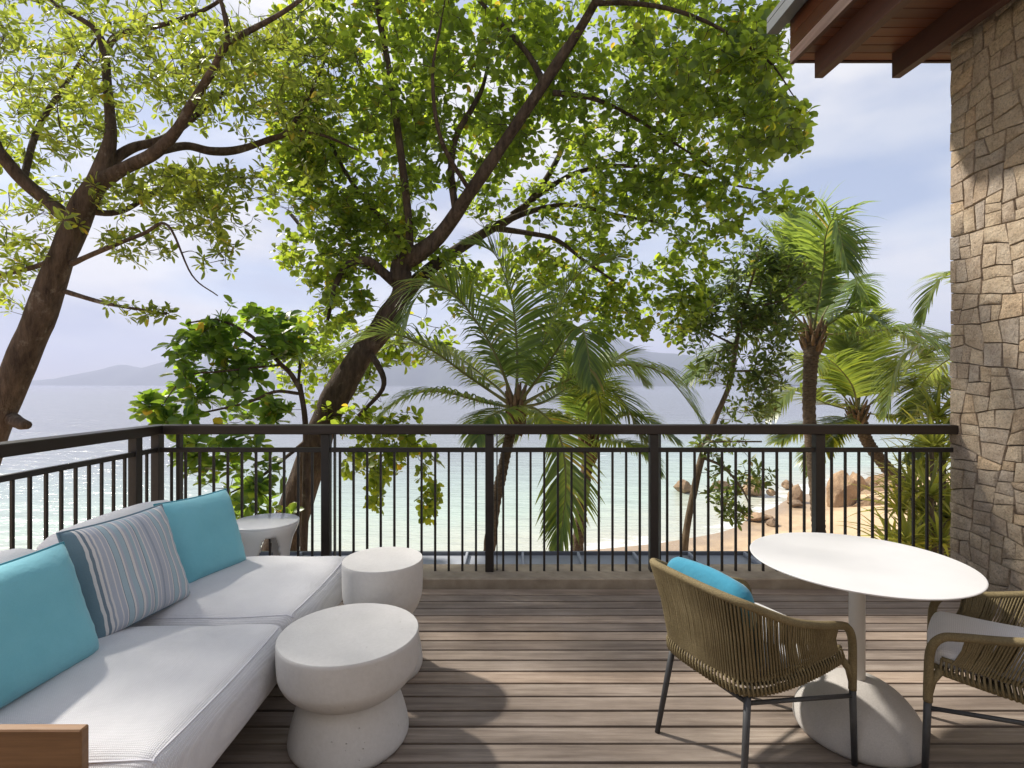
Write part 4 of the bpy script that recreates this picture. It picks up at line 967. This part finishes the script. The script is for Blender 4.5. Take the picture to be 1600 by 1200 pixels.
palm('shorter palm behind and to the right of the central palm', tk, [
    (pp(D, (960, 655), (1000, 650, -.3), (1060, 690, -.6)), .8, .8), (pp(D, (900, 620, .3), (880, 560, .5), (850, 550, .8)), .9, .4), (pp(D, (935, 620), (950, 575), (975, 560, .2), (1010, 600, .3)), .9, .6),
    (pp(D, (960, 690, -.5), (1000, 700, -.8), (1030, 740, -1)), .7, .9), (pp(D, (880, 660, -.5), (840, 650, -1), (790, 690, -1.4)), .9, .7), (pp(D, (920, 630, -.6), (925, 600, -1.2), (935, 620, -1.8), (945, 680, -2.2)), .9, .6)], M['palm_a'], .75, PGp)
D = 10.5; g0 = P(1283, 900, D); gzv = gz(g0.x, D)
tk = [(g0.x + .1, D, gzv - .1, .24), (g0.x + .05, D, gzv + 1.0, .19)] + pl(D, (1281, 860, 24), (1276, 780, 23), (1265, 660, 22), (1266, 580, 24), (1270, 525, 30))
palm('tall straight palm rising behind the round table with wind bent crown', tk, [
    (pp(D, (1262, 440, .2), (1265, 360, .3), (1290, 335, .2), (1335, 430, 0), (1337, 470, -.1)), 1.1, .5), (pp(D, (1245, 440, .4), (1215, 375, .7), (1190, 350, .9)), .9, .3), (pp(D, (1285, 430, -.2), (1290, 370, -.3), (1305, 345, -.5), (1325, 420, -.8)), 1.0, .7),
    (pp(D, (1320, 492, -.2), (1350, 490, -.5), (1385, 512, -.8)), .8, .6), (pp(D, (1330, 520, -.6), (1400, 515, -1.2), (1450, 530, -1.6), (1510, 575, -2.0)), 1.15, .9), (pp(D, (1210, 500, .3), (1150, 470, .6), (1090, 490, .8)), 1.0, .7),
    (pp(D, (1200, 525, -.2), (1130, 545, -.5), (1075, 595, -.8)), 1.0, .8), (pp(D, (1220, 470, -.4), (1180, 430, -.8), (1130, 450, -1.1), (1090, 500, -1.3)), 1.0, .6), (pp(D, (1300, 470, .8), (1330, 440, 1.4), (1360, 480, 2.0)), .9, .7),
    (pp(D, (1255, 420, .8), (1240, 350, 1.2), (1230, 330, 1.5)), .9, .3)], M['palm_a'], .95, PGp)
D = 14.0; g0 = P(1450, 850, D); gzv = gz(g0.x, D)
tk = [(g0.x + .2, D, gzv - .2, .30), (g0.x, D, gzv + .9, .24)] + pl(D, (1425, 780, 24), (1385, 730, 22), (1355, 690, 21), (1340, 645, 26))
palm('leaning palm with sunlit yellow green crown beyond the tall palm', tk, [
    (pp(D, (1320, 590), (1300, 530), (1310, 500, .3)), 1.0, .5), (pp(D, (1350, 580, .3), (1370, 530, .5), (1410, 520, .8), (1450, 560, 1)), 1.0, .6), (pp(D, (1380, 620, -.3), (1420, 600, -.6), (1440, 640, -.9)), .9, .7), (pp(D, (1290, 630, -.3), (1240, 610, -.6), (1200, 650, -.9)), 1.0, .7),
    (pp(D, (1290, 590, .5), (1240, 560, .8), (1200, 590, 1)), 1.0, .6), (pp(D, (1300, 660, -.4), (1250, 670, -.9), (1215, 690, -1.2)), .9, .7), (pp(D, (1280, 700, -.6), (1270, 740, -1)), .7, .8), (pp(D, (1340, 570, -.4), (1345, 510, -.8), (1380, 490, -1.2)), 1.0, .5), (pp(D, (1370, 600, .5), (1430, 570, .8), (1480, 610, 1.0)), 1.0, .6),
    (pp(D, (1330, 600, -.8), (1290, 560, -1.6), (1260, 590, -2.2)), 1.0, .6), (pp(D, (1385, 650, -.5), (1430, 660, -1), (1460, 710, -1.4)), .8, .8)], M['palm_b'], 1.1, PGp)
D = 10.5; g0 = P(1640, 900, D); gzv = gz(g0.x, D)
tk = [(g0.x + .3, D, gzv - .2, .24), (g0.x + .3, D, gzv + 1., .19)] + pl(D, (1640, 800, 22), (1622, 660, 22), (1610, 560, 26))
palm('palm hidden by the stone wall, only its fronds reach into view', tk, [
    (pp(D, (1560, 460), (1510, 430), (1465, 440), (1438, 505)), .9, .7), (pp(D, (1540, 600), (1470, 610), (1410, 650)), 1.0, .7), (pp(D, (1540, 560, .3), (1470, 545, .6), (1420, 575, .9)), 1.0, .8), (pp(D, (1560, 640, -.3), (1490, 650, -.6), (1420, 720, -.8)), .9, .8)], M['palm_b'], .85, PGp, rnd=5, rlen=3.0)

# pandan bush in front of the wall end
D = 9.2; g0 = P(1460, 900, D); gzv = gz(g0.x, D); base = np.array((g0.x, D, gzv)); pb_ = empty('pandan_bush', base); tag(pb_, 'spiky yellow green screw pine bush at the foot of the stone wall', 'bush')
heads = [(1455, 700, .2), (1425, 770, .2), (1455, 775, -.5), (1480, 810, -.3), (1440, 870, -.2), (1395, 860, .2), (1500, 640, 1.0), (1465, 655, .9), (1440, 800, 0), (1475, 720, .3), (1420, 850, -.4), (1470, 850, -.6), (1500, 780, .2), (1445, 745, .8), (1490, 680, .8), (1515, 850, 0), (1530, 720, .5), (1408, 800, .5)]
mid = base + np.array((0.1, 0, 1.6))
for i, (x, y, o_) in enumerate(heads):
    h = np.array(P(x, y, D + o_)); tube_obj('stem', catmull(np.array([base - b_ if False else base, (base + h) / 2 + np.array((.1, 0, -.3)), h]) - base, 6), .035, M['bark_c'], pb_, 7)
    for k in range(26):
        a = k * 2.39996 + i; el = .05 + 1.25 * (k / 26); ln = rng.uniform(.75, 1.15); o2 = np.array((math.cos(a), math.sin(a), 0)); dr = o2 * math.cos(el) + np.array((0, 0, math.sin(el)))
        q = h.copy(); V = []; dd = dr; sd = np.cross(dr, (0, 0, 1)); sd /= np.linalg.norm(sd) + 1e-6; seg = 6
        for s_ in range(seg + 1):
            ww = .036 * (1 - (s_ / seg) ** 2.2); up_ = np.cross(sd, dd)
            V += [q + sd * ww + up_ * ww * .5, q, q - sd * ww + up_ * ww * .5]; dd = dd + np.array((0, 0, -1)) * (.05 + .13 * s_ / seg) * rng.uniform(.7, 1.5); dd /= np.linalg.norm(dd); q = q + dd * ln / seg
        T = []
        for s_ in range(seg):
            b = 3 * s_; T += [(b, b + 1, b + 4), (b, b + 4, b + 3), (b + 1, b + 2, b + 5), (b + 1, b + 5, b + 4)]
        obj('blade', tri_mesh('blade', np.array(V) - base, T, {'var': np.full(len(V), rng.random())}), M['pandan'], pb_, True)

# ------------------------------------------------------------------ the air over the sea
m = NM('sea_haze'); m.N.remove(m.b); pv = m.new('VolumePrincipled'); pv.inputs['Density'].default_value = 4.3e-4
pv.inputs['Color'].default_value = (.70, .75, 1.0, 1); pv.inputs['Anisotropy'].default_value = .1; m.L(pv.outputs[0], m.out.inputs['Volume'])
tag(box('haze', (-3800, -3800, -30), (3800, 3800, 270), m.m), kind='stuff')
